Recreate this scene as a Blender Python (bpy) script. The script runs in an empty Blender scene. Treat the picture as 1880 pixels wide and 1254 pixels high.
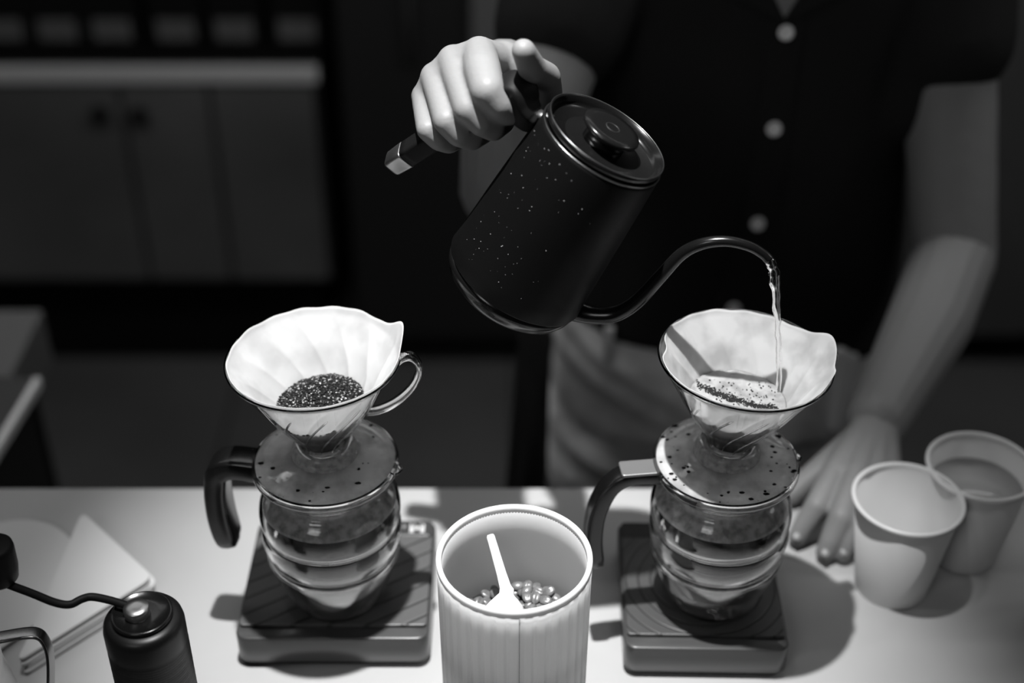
import bpy, bmesh, math, random
from mathutils import Vector, Matrix, noise
random.seed(7)
PI = math.pi
C = bpy.context.scene.collection
scene = bpy.context.scene

# ------------------------------------------------------------------ camera
TH = math.radians(35.0)
CT, ST = math.cos(TH), math.sin(TH)
HC = 0.79                       # lens height above the counter top (counter top is z = 0)
FX = 2600.0
cam = bpy.data.cameras.new('camera')
cam.sensor_width = 36.0
cam.lens = 36.0 * FX / 1880.0
cam.clip_start = 0.05
camo = bpy.data.objects.new('camera', cam)
C.objects.link(camo)
camo.location = (0, 0, HC)
camo.rotation_euler = (PI / 2 - TH, 0, 0)
cam.dof.use_dof = True
cam.dof.focus_distance = 0.915
cam.dof.aperture_fstop = 2.6
scene.camera = camo

# ------------------------------------------------------------------ light and exposure
w = bpy.data.worlds.new('world')
scene.world = w
w.use_nodes = True
w.node_tree.nodes['Background'].inputs[0].default_value = (1, 1, 1, 1)
w.node_tree.nodes['Background'].inputs[1].default_value = 0.012


def spot(name, loc, target, power, deg, blend, size):
    l = bpy.data.lights.new(name, 'SPOT')
    l.energy = power
    l.spot_size = math.radians(deg)
    l.spot_blend = blend
    l.shadow_soft_size = size
    o = bpy.data.objects.new(name, l)
    C.objects.link(o)
    o.location = loc
    o.rotation_euler = (Vector(target) - Vector(loc)).to_track_quat('-Z', 'Y').to_euler()
    return o


def area(name, loc, target, power, sx, sy):
    l = bpy.data.lights.new(name, 'AREA')
    l.shape = 'RECTANGLE'
    l.size, l.size_y = sx, sy
    l.energy = power
    o = bpy.data.objects.new(name, l)
    C.objects.link(o)
    o.location = loc
    o.rotation_euler = (Vector(target) - Vector(loc)).to_track_quat('-Z', 'Y').to_euler()
    return o


spot('counter_spot', (-0.065, 0.66, 1.62), (-0.01, 0.750, 0), 200, 27.5, 1.0, 0.014)
spot('second_spot', (-0.36, 0.50, 1.7), (0.0, 0.8, 0), 4.5, 62, 0.9, 0.02)
area('background_fill', (0.1, 1.35, 0.95), (0.1, 2.6, -0.6), 9.0, 2.4, 0.25)  # added fill that brightens the cabinets and floor behind, no fixture there
area('front_fill', (-0.9, -1.1, 1.7), (0.25, 1.2, -0.1), 6.5, 0.7, 0.7)  # added fill from behind the camera, lifts the jeans and front faces
area('side_lamp', (1.5, 1.0, 0.9), (0.4, 1.15, 0.2), 1.0, 0.25, 0.25)

scene.view_settings.view_transform = 'Standard'
scene.view_settings.look = 'None'
scene.view_settings.exposure = 0.0
scene.view_settings.gamma = 1.0
scene.view_settings.use_curve_mapping = False
cy = scene.cycles
cy.use_denoising = True
cy.max_bounces = 16
cy.transmission_bounces = 14
cy.transparent_max_bounces = 12
cy.sample_clamp_indirect = 2.0
cy.caustics_refractive = True
cy.caustics_reflective = False
cy.blur_glossy = 1.0


# ------------------------------------------------------------------ where a pixel's ray meets the place
def ray(px, py):
    v = (py - 627.0) / FX
    return (px - 940.0) / FX, CT - v * ST, ST + v * CT


def atz(px, py, z):
    u, a, b = ray(px, py)
    d = (HC - z) / b
    return Vector((u * d, a * d, z))


def aty(px, py, y):
    u, a, b = ray(px, py)
    d = y / a
    return Vector((u * d, y, HC - b * d))


def atd(px, py, d):
    u, a, b = ray(px, py)
    return Vector((u * d, a * d, HC - b * d))


# ------------------------------------------------------------------ materials
def nodes_of(name):
    m = bpy.data.materials.new(name)
    m.use_nodes = True
    nt = m.node_tree
    return m, nt, nt.nodes['Principled BSDF']


def mat(name, g, rough=0.5, metal=0.0, spec=0.5, coat=0.0, noise_amt=0.0, noise_scale=20.0, bump=0.0, bump_scale=200.0, sheen=0.0, sss=0.0):
    m, nt, b = nodes_of(name)
    b.inputs['Base Color'].default_value = (g, g, g, 1)
    b.inputs['Roughness'].default_value = rough
    b.inputs['Metallic'].default_value = metal
    b.inputs['Specular IOR Level'].default_value = spec
    b.inputs['Coat Weight'].default_value = coat
    if sheen:
        b.inputs['Sheen Weight'].default_value = sheen
    if sss:
        b.inputs['Subsurface Weight'].default_value = sss
        b.inputs['Subsurface Radius'].default_value = (0.006, 0.005, 0.004)
        b.inputs['Subsurface Scale'].default_value = 1.0
    tc = nt.nodes.new('ShaderNodeTexCoord')
    if noise_amt:
        n = nt.nodes.new('ShaderNodeTexNoise')
        n.inputs['Scale'].default_value = noise_scale
        n.inputs['Detail'].default_value = 5
        nt.links.new(tc.outputs['Object'], n.inputs['Vector'])
        r = nt.nodes.new('ShaderNodeMapRange')
        r.inputs['From Min'].default_value = 0.3
        r.inputs['From Max'].default_value = 0.7
        r.inputs['To Min'].default_value = max(0.0, g * (1 - noise_amt))
        r.inputs['To Max'].default_value = min(1.0, g * (1 + noise_amt))
        nt.links.new(n.outputs['Fac'], r.inputs['Value'])
        nt.links.new(r.outputs['Result'], b.inputs['Base Color'])
    if bump:
        n2 = nt.nodes.new('ShaderNodeTexNoise')
        n2.inputs['Scale'].default_value = bump_scale
        n2.inputs['Detail'].default_value = 3
        nt.links.new(tc.outputs['Object'], n2.inputs['Vector'])
        bp = nt.nodes.new('ShaderNodeBump')
        bp.inputs['Strength'].default_value = bump
        bp.inputs['Distance'].default_value = 0.001
        nt.links.new(n2.outputs['Fac'], bp.inputs['Height'])
        nt.links.new(bp.outputs['Normal'], b.inputs['Normal'])
    return m


def glass(name, g=1.0, ior=1.47, rough=0.0, fog=0.0, fog_scale=60.0, fog_col=0.5):
    m, nt, b = nodes_of(name)
    b.inputs['Base Color'].default_value = (g, g, g, 1)
    b.inputs['Roughness'].default_value = rough
    b.inputs['IOR'].default_value = ior
    b.inputs['Transmission Weight'].default_value = 1.0
    if fog:
        out = nt.nodes['Material Output']
        d = nt.nodes.new('ShaderNodeBsdfDiffuse')
        d.inputs[0].default_value = (fog_col, fog_col, fog_col, 1)
        t = nt.nodes.new('ShaderNodeBsdfTranslucent')
        t.inputs[0].default_value = (fog_col, fog_col, fog_col, 1)
        ms = nt.nodes.new('ShaderNodeMixShader')
        ms.inputs[0].default_value = 0.5
        nt.links.new(d.outputs[0], ms.inputs[1])
        nt.links.new(t.outputs[0], ms.inputs[2])
        mx = nt.nodes.new('ShaderNodeMixShader')
        tc = nt.nodes.new('ShaderNodeTexCoord')
        n = nt.nodes.new('ShaderNodeTexNoise')
        n.inputs['Scale'].default_value = fog_scale
        n.inputs['Detail'].default_value = 4
        nt.links.new(tc.outputs['Object'], n.inputs['Vector'])
        r = nt.nodes.new('ShaderNodeMapRange')
        r.inputs['From Min'].default_value = 0.35
        r.inputs['From Max'].default_value = 0.62
        r.inputs['To Min'].default_value = fog * 0.42
        r.inputs['To Max'].default_value = fog
        nt.links.new(n.outputs['Fac'], r.inputs['Value'])
        nt.links.new(r.outputs['Result'], mx.inputs[0])
        nt.links.new(b.outputs[0], mx.inputs[1])
        nt.links.new(ms.outputs[0], mx.inputs[2])
        nt.links.new(mx.outputs[0], out.inputs['Surface'])
    return m


def paper_mat(name, lo, hi, stain, wet, top=0.85):
    """white filter paper, soaked darker (a stain) below the level of the grounds; lo..hi in object z"""
    m, nt, b = nodes_of(name)
    out = nt.nodes['Material Output']
    tc = nt.nodes.new('ShaderNodeTexCoord')
    sx = nt.nodes.new('ShaderNodeSeparateXYZ')
    nt.links.new(tc.outputs['Object'], sx.inputs[0])
    n = nt.nodes.new('ShaderNodeTexNoise')
    n.inputs['Scale'].default_value = 90
    n.inputs['Detail'].default_value = 5
    nt.links.new(tc.outputs['Object'], n.inputs['Vector'])
    ma = nt.nodes.new('ShaderNodeMath')
    ma.operation = 'MULTIPLY_ADD'
    ma.inputs[1].default_value = 0.006
    nt.links.new(n.outputs['Fac'], ma.inputs[0])
    nt.links.new(sx.outputs['Z'], ma.inputs[2])
    r = nt.nodes.new('ShaderNodeMapRange')
    r.inputs['From Min'].default_value = lo
    r.inputs['From Max'].default_value = hi
    r.inputs['To Min'].default_value = stain
    r.inputs['To Max'].default_value = top
    nt.links.new(ma.outputs[0], r.inputs['Value'])
    # faint damp mottling
    n3 = nt.nodes.new('ShaderNodeTexNoise')
    n3.inputs['Scale'].default_value = 45
    n3.inputs['Detail'].default_value = 3
    nt.links.new(tc.outputs['Object'], n3.inputs['Vector'])
    r3 = nt.nodes.new('ShaderNodeMapRange')
    r3.inputs['From Min'].default_value = 0.42
    r3.inputs['From Max'].default_value = 0.62
    r3.inputs['To Min'].default_value = 1.0
    r3.inputs['To Max'].default_value = wet
    nt.links.new(n3.outputs['Fac'], r3.inputs['Value'])
    mu = nt.nodes.new('ShaderNodeMath')
    mu.operation = 'MULTIPLY'
    nt.links.new(r.outputs['Result'], mu.inputs[0])
    nt.links.new(r3.outputs['Result'], mu.inputs[1])
    d = nt.nodes.new('ShaderNodeBsdfDiffuse')
    t = nt.nodes.new('ShaderNodeBsdfTranslucent')
    nt.links.new(mu.outputs[0], d.inputs[0])
    nt.links.new(mu.outputs[0], t.inputs[0])
    mx = nt.nodes.new('ShaderNodeMixShader')
    mx.inputs[0].default_value = 0.60
    nt.links.new(d.outputs[0], mx.inputs[1])
    nt.links.new(t.outputs[0], mx.inputs[2])
    nt.links.new(mx.outputs[0], out.inputs['Surface'])
    return m


def translucent(name, g, amt, rough=0.4):
    m, nt, b = nodes_of(name)
    out = nt.nodes['Material Output']
    b.inputs['Base Color'].default_value = (g, g, g, 1)
    b.inputs['Roughness'].default_value = rough
    t = nt.nodes.new('ShaderNodeBsdfTranslucent')
    t.inputs[0].default_value = (g, g, g, 1)
    mx = nt.nodes.new('ShaderNodeMixShader')
    mx.inputs[0].default_value = amt
    nt.links.new(b.outputs[0], mx.inputs[1])
    nt.links.new(t.outputs[0], mx.inputs[2])
    nt.links.new(mx.outputs[0], out.inputs['Surface'])
    return m


def line_mat(name, g, g2, angle, scale, rings=False):
    """rubber mat with fine engraved lines"""
    m, nt, b = nodes_of(name)
    b.inputs['Roughness'].default_value = 0.42
    tc = nt.nodes.new('ShaderNodeTexCoord')
    mp = nt.nodes.new('ShaderNodeMapping')
    mp.inputs['Rotation'].default_value = (0, 0, angle)
    nt.links.new(tc.outputs['Object'], mp.inputs['Vector'])
    wv = nt.nodes.new('ShaderNodeTexWave')
    wv.wave_type = 'RINGS' if rings else 'BANDS'
    if rings:
        wv.rings_direction = 'Z'
    else:
        wv.bands_direction = 'X'
    wv.inputs['Scale'].default_value = scale
    nt.links.new(mp.outputs[0], wv.inputs['Vector'])
    r = nt.nodes.new('ShaderNodeMapRange')
    r.inputs['From Min'].default_value = 0.0
    r.inputs['From Max'].default_value = 0.12
    nt.links.new(wv.outputs['Fac'], r.inputs['Value'])
    mc = nt.nodes.new('ShaderNodeMapRange')
    mc.inputs['To Min'].default_value = g2
    mc.inputs['To Max'].default_value = g
    nt.links.new(r.outputs['Result'], mc.inputs['Value'])
    nt.links.new(mc.outputs['Result'], b.inputs['Base Color'])
    bp = nt.nodes.new('ShaderNodeBump')
    bp.inputs['Strength'].default_value = 0.6
    bp.inputs['Distance'].default_value = 0.0005
    nt.links.new(r.outputs['Result'], bp.inputs['Height'])
    nt.links.new(bp.outputs['Normal'], b.inputs['Normal'])
    return m


M = {}
M['counter'] = mat('white_laminate', 0.42, rough=0.38, spec=0.35, noise_amt=0.04, noise_scale=9)
M['counter_edge'] = mat('counter_edge', 0.30, rough=0.5)
M['floor'] = mat('grey_floor_tile', 0.11, rough=0.5, noise_amt=0.15, noise_scale=3)
M['grout'] = mat('dark_grout', 0.03, rough=0.8)
M['wall'] = mat('dark_plaster', 0.03, rough=0.8)
M['wood'] = mat('dark_cabinet_wood', 0.085, rough=0.55, noise_amt=0.3, noise_scale=2.5)
M['wood_pale'] = mat('grey_cabinet_panel', 0.07, rough=0.55, noise_amt=0.2, noise_scale=2.5)
M['black'] = mat('black_plastic', 0.006, rough=0.55, spec=0.15)
M['dark'] = mat('dark_plastic', 0.012, rough=0.5)
M['steel'] = mat('brushed_steel', 0.45, rough=0.35, metal=1.0, noise_amt=0.1, noise_scale=60)
M['steel_rail'] = mat('pale_steel_rail', 0.6, rough=0.5, metal=0.3)
M['kettle'] = mat('matte_black_enamel', 0.004, rough=0.45, spec=0.14, bump=0.08, bump_scale=900)
M['kettle_gloss'] = mat('satin_black_enamel', 0.006, rough=0.22, spec=0.5)
M['rim_glint'] = mat('rim_highlight_metal', 0.3, rough=0.3, metal=1.0)  # pale metal rings stand in for highlights on the black rims
M['glass'] = glass('clear_glass')
M['plate_haze'] = glass('steam_and_reflection_glass', rough=0.05, fog=0.95, fog_scale=50, fog_col=0.92)  # whitish mix: steam plus reflections painted into the colour
M['glass_collar'] = glass('pale_collar_glass', rough=0.03, fog=0.55, fog_scale=220, fog_col=0.9)  # whitish mottled mix over the glass
M['glass_neck'] = glass('painted_neck_light', rough=0.03, ior=1.33, fog=0.8, fog_scale=150, fog_col=1.0)  # white film lightens the neck, for steam and light entering the glass
M['water'] = glass('clear_water', ior=1.33)
M['drop'] = glass('water_drop', ior=1.33)
M['coffee'] = glass('black_coffee', g=0.42, ior=1.33)
M['grounds'] = mat('wet_grounds', 0.010, rough=0.7, spec=0.1, noise_amt=0.6, noise_scale=300, bump=0.8, bump_scale=600)
M['crumb'] = mat('coffee_crumb', 0.010, rough=0.45, spec=0.2)
M['crumb_pale'] = mat('pale_crumb', 0.22, rough=0.3, spec=0.6)
M['foam'] = mat('coffee_foam', 0.30, rough=0.45, noise_amt=0.35, noise_scale=110, bump=0.3, bump_scale=400)
M['paper_l'] = paper_mat('filter_paper_over_grounds', 0.040, 0.049, 0.10, 0.90, top=0.93)
M['paper_r'] = paper_mat('filter_paper_over_brew', 0.042, 0.050, 0.035, 0.80, top=0.88)
M['paper'] = mat('white_filter_paper', 0.62, rough=0.9, bump=0.15, bump_scale=500)
M['cup'] = translucent('white_paper_cup', 0.64, 0.05, 0.5)
M['cup_rim'] = mat('cup_rim', 0.75, rough=0.4)
M['milk'] = mat('pale_drink', 0.42, rough=0.15)
M['canister'] = translucent('white_canister_plastic', 0.93, 0.66, 0.3)
M['canister_rim'] = mat('canister_rim', 0.86, rough=0.35)
M['scoop'] = mat('white_scoop_plastic', 0.85, rough=0.3)
M['bean'] = mat('roasted_bean', 0.13, rough=0.33, spec=0.8, noise_amt=0.35, noise_scale=150)
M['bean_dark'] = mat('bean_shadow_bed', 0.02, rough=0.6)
M['skin'] = mat('skin', 0.24, rough=0.5, spec=0.35, bump=0.12, bump_scale=350, sss=0.12)
M['nail'] = mat('fingernail', 0.33, rough=0.3, spec=0.6)
M['shirt'] = mat('black_cotton', 0.02, rough=0.95, spec=0.1, bump=0.2, bump_scale=500)
M['button'] = mat('pearl_button', 0.9, rough=0.3)
M['jeans'] = mat('washed_denim', 0.75, rough=0.9, spec=0.1, noise_amt=0.4, noise_scale=16, bump=0.3, bump_scale=400)
M['cloth_dark'] = mat('dark_cloth', 0.07, rough=0.95, spec=0.1)
M['cloth_white'] = mat('pale_cloth', 0.9, rough=0.95, spec=0.1)
M['scale_body'] = mat('scale_shell', 0.05, rough=0.28, spec=0.5)
M['scale_base'] = mat('scale_base', 0.008, rough=0.6)
M['mat_lines'] = line_mat('scale_mat_diagonal', 0.085, 0.025, math.radians(58), 22)
M['mat_rings'] = line_mat('scale_mat_rings', 0.055, 0.02, 0, 34, rings=True)
M['display'] = mat('display_glass', 0.05, rough=0.2)
M['mark'] = mat('printed_mark', 0.55, rough=0.5)
M['strap'] = mat('brushed_strap', 0.22, rough=0.4, metal=0.6)
M['label'] = mat('pale_label', 0.09, rough=0.7)


def knurl():
    m, nt, b = nodes_of('knurled_black_metal')
    b.inputs['Base Color'].default_value = (0.008,) * 3 + (1,)
    b.inputs['Metallic'].default_value = 0.3
    b.inputs['Roughness'].default_value = 0.38
    return m


M['knurl'] = knurl()


# ------------------------------------------------------------------ mesh helpers
def root_origin(p):
    while p is not None and p.parent is not None:
        p = p.parent
    return Vector(p.location) if p is not None else Vector((0, 0, 0))


def obj(name, verts, faces, m, parent=None, smooth=True, mats=None, fmat=None, label=None, loc=None):
    """verts in world space; the mesh is stored relative to its thing's base"""
    o0 = root_origin(parent) if parent is not None else Vector(loc if loc is not None else (0, 0, 0))
    me = bpy.data.meshes.new(name)
    me.from_pydata([tuple(Vector(v) - o0) for v in verts], [], faces)
    for mm in (mats or [m]):
        me.materials.append(mm)
    me.validate()
    if smooth:
        me.polygons.foreach_set('use_smooth', [True] * len(me.polygons))
    if fmat:
        for p, k in zip(me.polygons, fmat):
            p.material_index = k
    me.update()
    o = bpy.data.objects.new(name, me)
    C.objects.link(o)
    if parent is not None:
        o.parent = parent
    else:
        o.location = o0
    if label:
        o['label'] = label
    return o


def thing(name, label, cat, loc, group=None):
    o = bpy.data.objects.new(name, None)
    C.objects.link(o)
    o.location = loc
    o.empty_display_size = 0.02
    return tag(o, label, cat, group)


def tag(o, label, cat, group=None, kind=None):
    o['label'] = label
    o['category'] = cat
    if group:
        o['group'] = group
    if kind:
        o['kind'] = kind
    return o


def lathe(profile, seg=96, mtx=None, closed=True, rfun=None):
    """closed profile of (r, z); points with r = 0 become poles; rfun(r, z, phi) -> (r, z)"""
    V, F, rings = [], [], []
    for (r, z) in profile:
        if r <= 1e-9:
            rings.append([len(V)])
            V.append(Vector((0, 0, z)))
        else:
            rg = []
            for k in range(seg):
                a = 2 * PI * k / seg
                rr, zz = (r, z) if rfun is None else rfun(r, z, a)
                rg.append(len(V))
                V.append(Vector((rr * math.cos(a), rr * math.sin(a), zz)))
            rings.append(rg)
    n = len(rings)
    for i in range(n if closed else n - 1):
        A, B = rings[i], rings[(i + 1) % n]
        if len(A) == 1 and len(B) == 1:
            continue
        for k in range(seg):
            k2 = (k + 1) % seg
            if len(A) == 1:
                F.append((A[0], B[k2], B[k]))
            elif len(B) == 1:
                F.append((A[k], A[k2], B[0]))
            else:
                F.append((A[k], A[k2], B[k2], B[k]))
    if mtx is not None:
        V = [mtx @ v for v in V]
    return V, F


def catmull(pts, n):
    """smooth resampling of a list of tuples (any length)"""
    P = [tuple(p) for p in pts]
    P = [tuple(2 * a - b for a, b in zip(P[0], P[1]))] + P + [tuple(2 * a - b for a, b in zip(P[-1], P[-2]))]
    out = []
    for i in range(1, len(P) - 2):
        for k in range(n):
            t = k / n
            out.append(tuple(0.5 * (2 * b + (c - a) * t + (2 * a - 5 * b + 4 * c - d) * t * t + (-a + 3 * b - 3 * c + d) * t ** 3)
                             for a, b, c, d in zip(P[i - 1], P[i], P[i + 1], P[i + 2])))
    out.append(P[-2])
    return out


def tube(path, seg=16, flat=1.0, up=(0, 0, 1), caps=True, square=False):
    """path of (x, y, z, r); flat scales the side axis; square gives a rounded-rectangle section"""
    V, F = [], []
    pts = [Vector(p[:3]) for p in path]
    rad = [p[3] for p in path]
    n = len(pts)
    t0 = (pts[1] - pts[0]).normalized()
    u = Vector(up)
    side = t0.cross(u)
    if side.length < 1e-4:
        side = t0.cross(Vector((0, 1, 0)))
    side.normalize()
    for i in range(n):
        t = (pts[min(i + 1, n - 1)] - pts[max(i - 1, 0)]).normalized()
        side = (side - t * side.dot(t)).normalized()
        nor = side.cross(t)
        for k in range(seg):
            a = 2 * PI * k / seg
            c, s = math.cos(a), math.sin(a)
            if square:
                q = 0.35
                c = math.copysign(abs(c) ** q, c)
                s = math.copysign(abs(s) ** q, s)
            V.append(pts[i] + side * (c * rad[i] * flat) + nor * (s * rad[i]))
    for i in range(n - 1):
        for k in range(seg):
            k2 = (k + 1) % seg
            F.append((i * seg + k, i * seg + k2, (i + 1) * seg + k2, (i + 1) * seg + k))
    if caps:
        F.append(tuple(range(seg - 1, -1, -1)))
        F.append(tuple((n - 1) * seg + k for k in range(seg)))
    return V, F


def box(x0, x1, y0, y1, z0, z1, bev=0.0, yaw=0.0, about=None, seg=2):
    bm = bmesh.new()
    bmesh.ops.create_cube(bm, size=1.0)
    for v in bm.verts:
        v.co = Vector(((x0 + x1) / 2 + v.co.x * (x1 - x0), (y0 + y1) / 2 + v.co.y * (y1 - y0), (z0 + z1) / 2 + v.co.z * (z1 - z0)))
    if bev:
        bmesh.ops.bevel(bm, geom=list(bm.edges), offset=bev, segments=seg, affect='EDGES', profile=0.5)
    if yaw:
        c = Vector(about if about is not None else ((x0 + x1) / 2, (y0 + y1) / 2, 0))
        R = Matrix.Rotation(yaw, 3, 'Z')
        for v in bm.verts:
            v.co = c + R @ (v.co - c)
    return from_bm(bm)


def rounded_slab(x0, x1, y0, y1, z0, z1, rad, bev=0.001, yaw=0.0, about=None):
    """slab with rounded vertical corners and softened edges"""
    pts = []
    for cx, cy_, a0 in ((x1 - rad, y1 - rad, 0), (x0 + rad, y1 - rad, PI / 2), (x0 + rad, y0 + rad, PI), (x1 - rad, y0 + rad, 1.5 * PI)):
        for k in range(7):
            a = a0 + PI / 2 * k / 6
            pts.append((cx, cy_, a))
    V, F = [], []
    lv = [(z0, -bev), (z0 + bev, 0), (z1 - bev, 0), (z1 - bev * 0.3, -bev * 0.3), (z1, -bev)]
    n = len(pts)
    for z, dr in lv:
        for cx, cy_, a in pts:
            V.append(Vector((cx + (rad + dr) * math.cos(a), cy_ + (rad + dr) * math.sin(a), z)))
    for i in range(len(lv) - 1):
        for k in range(n):
            k2 = (k + 1) % n
            F.append((i * n + k, i * n + k2, (i + 1) * n + k2, (i + 1) * n + k))
    F.append(tuple(range(n - 1, -1, -1)))
    F.append(tuple((len(lv) - 1) * n + k for k in range(n)))
    if yaw:
        c = Vector(about)
        R = Matrix.Rotation(yaw, 3, 'Z')
        V = [c + R @ (v - c) for v in V]
    return V, F


def from_bm(bm):
    bm.verts.ensure_lookup_table()
    bm.verts.index_update()
    V = [v.co.copy() for v in bm.verts]
    F = [tuple(v.index for v in f.verts) for f in bm.faces]
    bm.free()
    return V, F


def join(*vf):
    V, F = [], []
    for v, f in vf:
        o = len(V)
        V += list(v)
        F += [tuple(i + o for i in q) for q in f]
    return V, F


def capsule(p0, r0, p1, r1, seg=16):
    p0, p1 = Vector(p0), Vector(p1)
    ax = (p1 - p0)
    L = ax.length
    t = ax.normalized() if L > 1e-6 else Vector((0, 0, 1))
    s = t.orthogonal().normalized()
    n = t.cross(s)
    sa = max(-0.95, min(0.95, (r0 - r1) / max(L, 1e-6)))
    th0 = math.asin(sa)
    V, F, rings = [], [], []
    prof = []
    for k in range(6):
        a = -PI / 2 + (PI / 2 + th0) * k / 5
        prof.append((r0 * math.cos(a), r0 * math.sin(a)))
    for k in range(6):
        a = th0 + (PI / 2 - th0) * k / 5
        prof.append((r1 * math.cos(a), L + r1 * math.sin(a)))
    for (r, h) in prof:
        if r < 1e-6:
            rings.append([len(V)])
            V.append(p0 + t * h)
        else:
            rg = []
            for k in range(seg):
                a = 2 * PI * k / seg
                rg.append(len(V))
                V.append(p0 + t * h + s * (r * math.cos(a)) + n * (r * math.sin(a)))
            rings.append(rg)
    for A, B in zip(rings[:-1], rings[1:]):
        for k in range(seg):
            k2 = (k + 1) % seg
            if len(A) == 1:
                F.append((A[0], B[k2], B[k]))
            elif len(B) == 1:
                F.append((A[k], A[k2], B[0]))
            else:
                F.append((A[k], A[k2], B[k2], B[k]))
    return V, F


def chain(pts):
    """capsules through (point, radius) pairs"""
    return join(*[capsule(a[0], a[1], b[0], b[1]) for a, b in zip(pts[:-1], pts[1:])])


def melt(vf, voxel, smooth_it, factor=0.5, disp=None):
    """union of overlapping pieces into one smooth surface"""
    me = bpy.data.meshes.new('melt')
    me.from_pydata([tuple(v) for v in vf[0]], [], vf[1])
    o = bpy.data.objects.new('melt', me)
    C.objects.link(o)
    md = o.modifiers.new('r', 'REMESH')
    md.mode = 'VOXEL'
    md.voxel_size = voxel
    if smooth_it:
        s = o.modifiers.new('s', 'SMOOTH')
        s.factor = factor
        s.iterations = smooth_it
    dg = bpy.context.evaluated_depsgraph_get()
    dg.update()
    ev = o.evaluated_get(dg)
    m2 = bpy.data.meshes.new_from_object(ev)
    if disp:
        m2.update()
        V = [v.co + v.normal * disp(v.co) for v in m2.vertices]
    else:
        V = [v.co.copy() for v in m2.vertices]
    F = [tuple(p.vertices) for p in m2.polygons]
    bpy.data.objects.remove(o)
    bpy.data.meshes.remove(me)
    bpy.data.meshes.remove(m2)
    return V, F


def ico(c, r, sub=1, sc=(1, 1, 1), rot=None):
    bm = bmesh.new()
    bmesh.ops.create_icosphere(bm, subdivisions=sub, radius=r)
    for v in bm.verts:
        p = Vector((v.co.x * sc[0], v.co.y * sc[1], v.co.z * sc[2]))
        if rot is not None:
            p = rot @ p
        v.co = Vector(c) + p
    return from_bm(bm)


def struct(name, vf, m, smooth=False, parent=None):
    o = obj(name, vf[0], vf[1], m, parent, smooth)
    if parent is None:
        o['kind'] = 'structure'
    return o


# ------------------------------------------------------------------ the setting
FZ = -1.06
# floor: each tile a piece
fl = struct('floor', box(-3.2, 3.2, -0.6, 3.1, FZ - 0.05, FZ - 0.004), M['grout'])
T = 0.6
for i in range(-3, 4):
    for j in range(0, 5):
        V, F = box(i * T + 0.003, (i + 1) * T - 0.003, 0.3 + j * T + 0.003, min(0.3 + (j + 1) * T - 0.003, 3.1), FZ - 0.004, FZ, 0.002, seg=1)
        obj('tile', V, F, M['floor'], fl, smooth=False)
struct('wall_back', box(-3.2, 3.2, 3.1, 3.2, FZ - 0.05, 1.9), M['wall'])
struct('wall_left', box(-3.3, -3.2, -0.6, 3.2, FZ - 0.05, 1.9), M['wall'])
struct('wall_right', box(3.2, 3.3, -0.6, 3.2, FZ - 0.05, 1.9), M['wall'])

# counter on which everything stands
ct = thing('counter', 'long white laminate counter top that holds the scales, carafes and cups', 'counter', (0, 0.66, FZ))
V, F = box(-1.1, 1.1, 0.36, 0.913, -0.035, 0.0, 0.003)
obj('worktop', V, F, M['counter'], ct, smooth=False)
V, F = box(-1.08, 1.08, 0.40, 0.87, FZ, -0.035)
obj('cabinet_body', V, F, M['dark'], ct, smooth=False)

# ---- back cabinets left
cb = thing('back_cabinet', 'dark wooden base cabinet with two round black knobs under a pale steel rail', 'cabinet', (-1.4, 2.65, FZ))
YF = 2.48
V, F = box(-2.4, -0.372, YF + 0.02, 3.08, -0.80, -0.345)
obj('carcass', V, F, M['dark'], cb, smooth=False)
V, F = box(-2.36, -0.42, YF + 0.10, 3.0, FZ, -0.80)
obj('plinth', V, F, M['black'], cb, smooth=False)
xs = [-2.38, -1.68, -1.245, -0.77, -0.375]
knobx = {1: -1.15 + 0.0, 2: -1.0}
pts = [aty(183, 210, YF - 0.02), aty(255, 212, YF - 0.02)]
seams = [-2.38, -1.75, (pts[0].x + pts[1].x) / 2, aty(400, 300, YF).x, -0.375]
for i in range(4):
    V, F = box(seams[i] + 0.004, seams[i + 1] - 0.004, YF, YF + 0.02, -0.79, -0.352, 0.002, seg=1)
    d = obj('door', V, F, M['wood'], cb, smooth=False)
    if i in (1, 2):
        p = pts[i - 1]
        mt = Matrix.Translation((p.x, YF, p.z)) @ Matrix.Rotation(PI / 2, 4, 'X')
        V, F = lathe([(0, 0), (0.009, 0), (0.009, 0.012), (0.016, 0.016), (0.018, 0.024), (0.014, 0.030), (0, 0.031)], 24, mt, closed=False)
        obj('knob', V, F, M['black'], d)
V, F = box(-2.42, -0.366, YF + 0.02, 3.08, -0.345, -0.314, 0.003)
obj('worktop', V, F, M['black'], cb, smooth=False)
V, F = box(-2.42, -0.366, YF - 0.012, YF + 0.008, -0.345, -0.313, 0.004)
obj('steel_rail', V, F, M['steel_rail'], cb, smooth=False, label='pale steel worktop edge')

# row of dark storage boxes with pale labels
for k, px in enumerate((5, 105, 205, 322, 430, 545)):
    p = aty(px, 56, 2.56)
    names = ['leftmost', 'second from left', 'third from left', 'third from right', 'second from right', 'rightmost']
    b = thing('storage_box', 'dark storage box with pale label on the back cabinet, %s in the row' % names[k], 'box', (p.x, 2.66, -0.314), 'dark storage boxes on the back cabinet')
    V, F = box(p.x - 0.052, p.x + 0.052, 2.565, 2.75, -0.314, -0.17, 0.006)
    obj('box_body', V, F, M['black'], b, smooth=False)
    V, F = box(p.x - 0.036, p.x + 0.036, 2.562, 2.5655, p.z - 0.021, p.z + 0.021)
    obj('label_card', V, F, M['label'], b, smooth=False)

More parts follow.
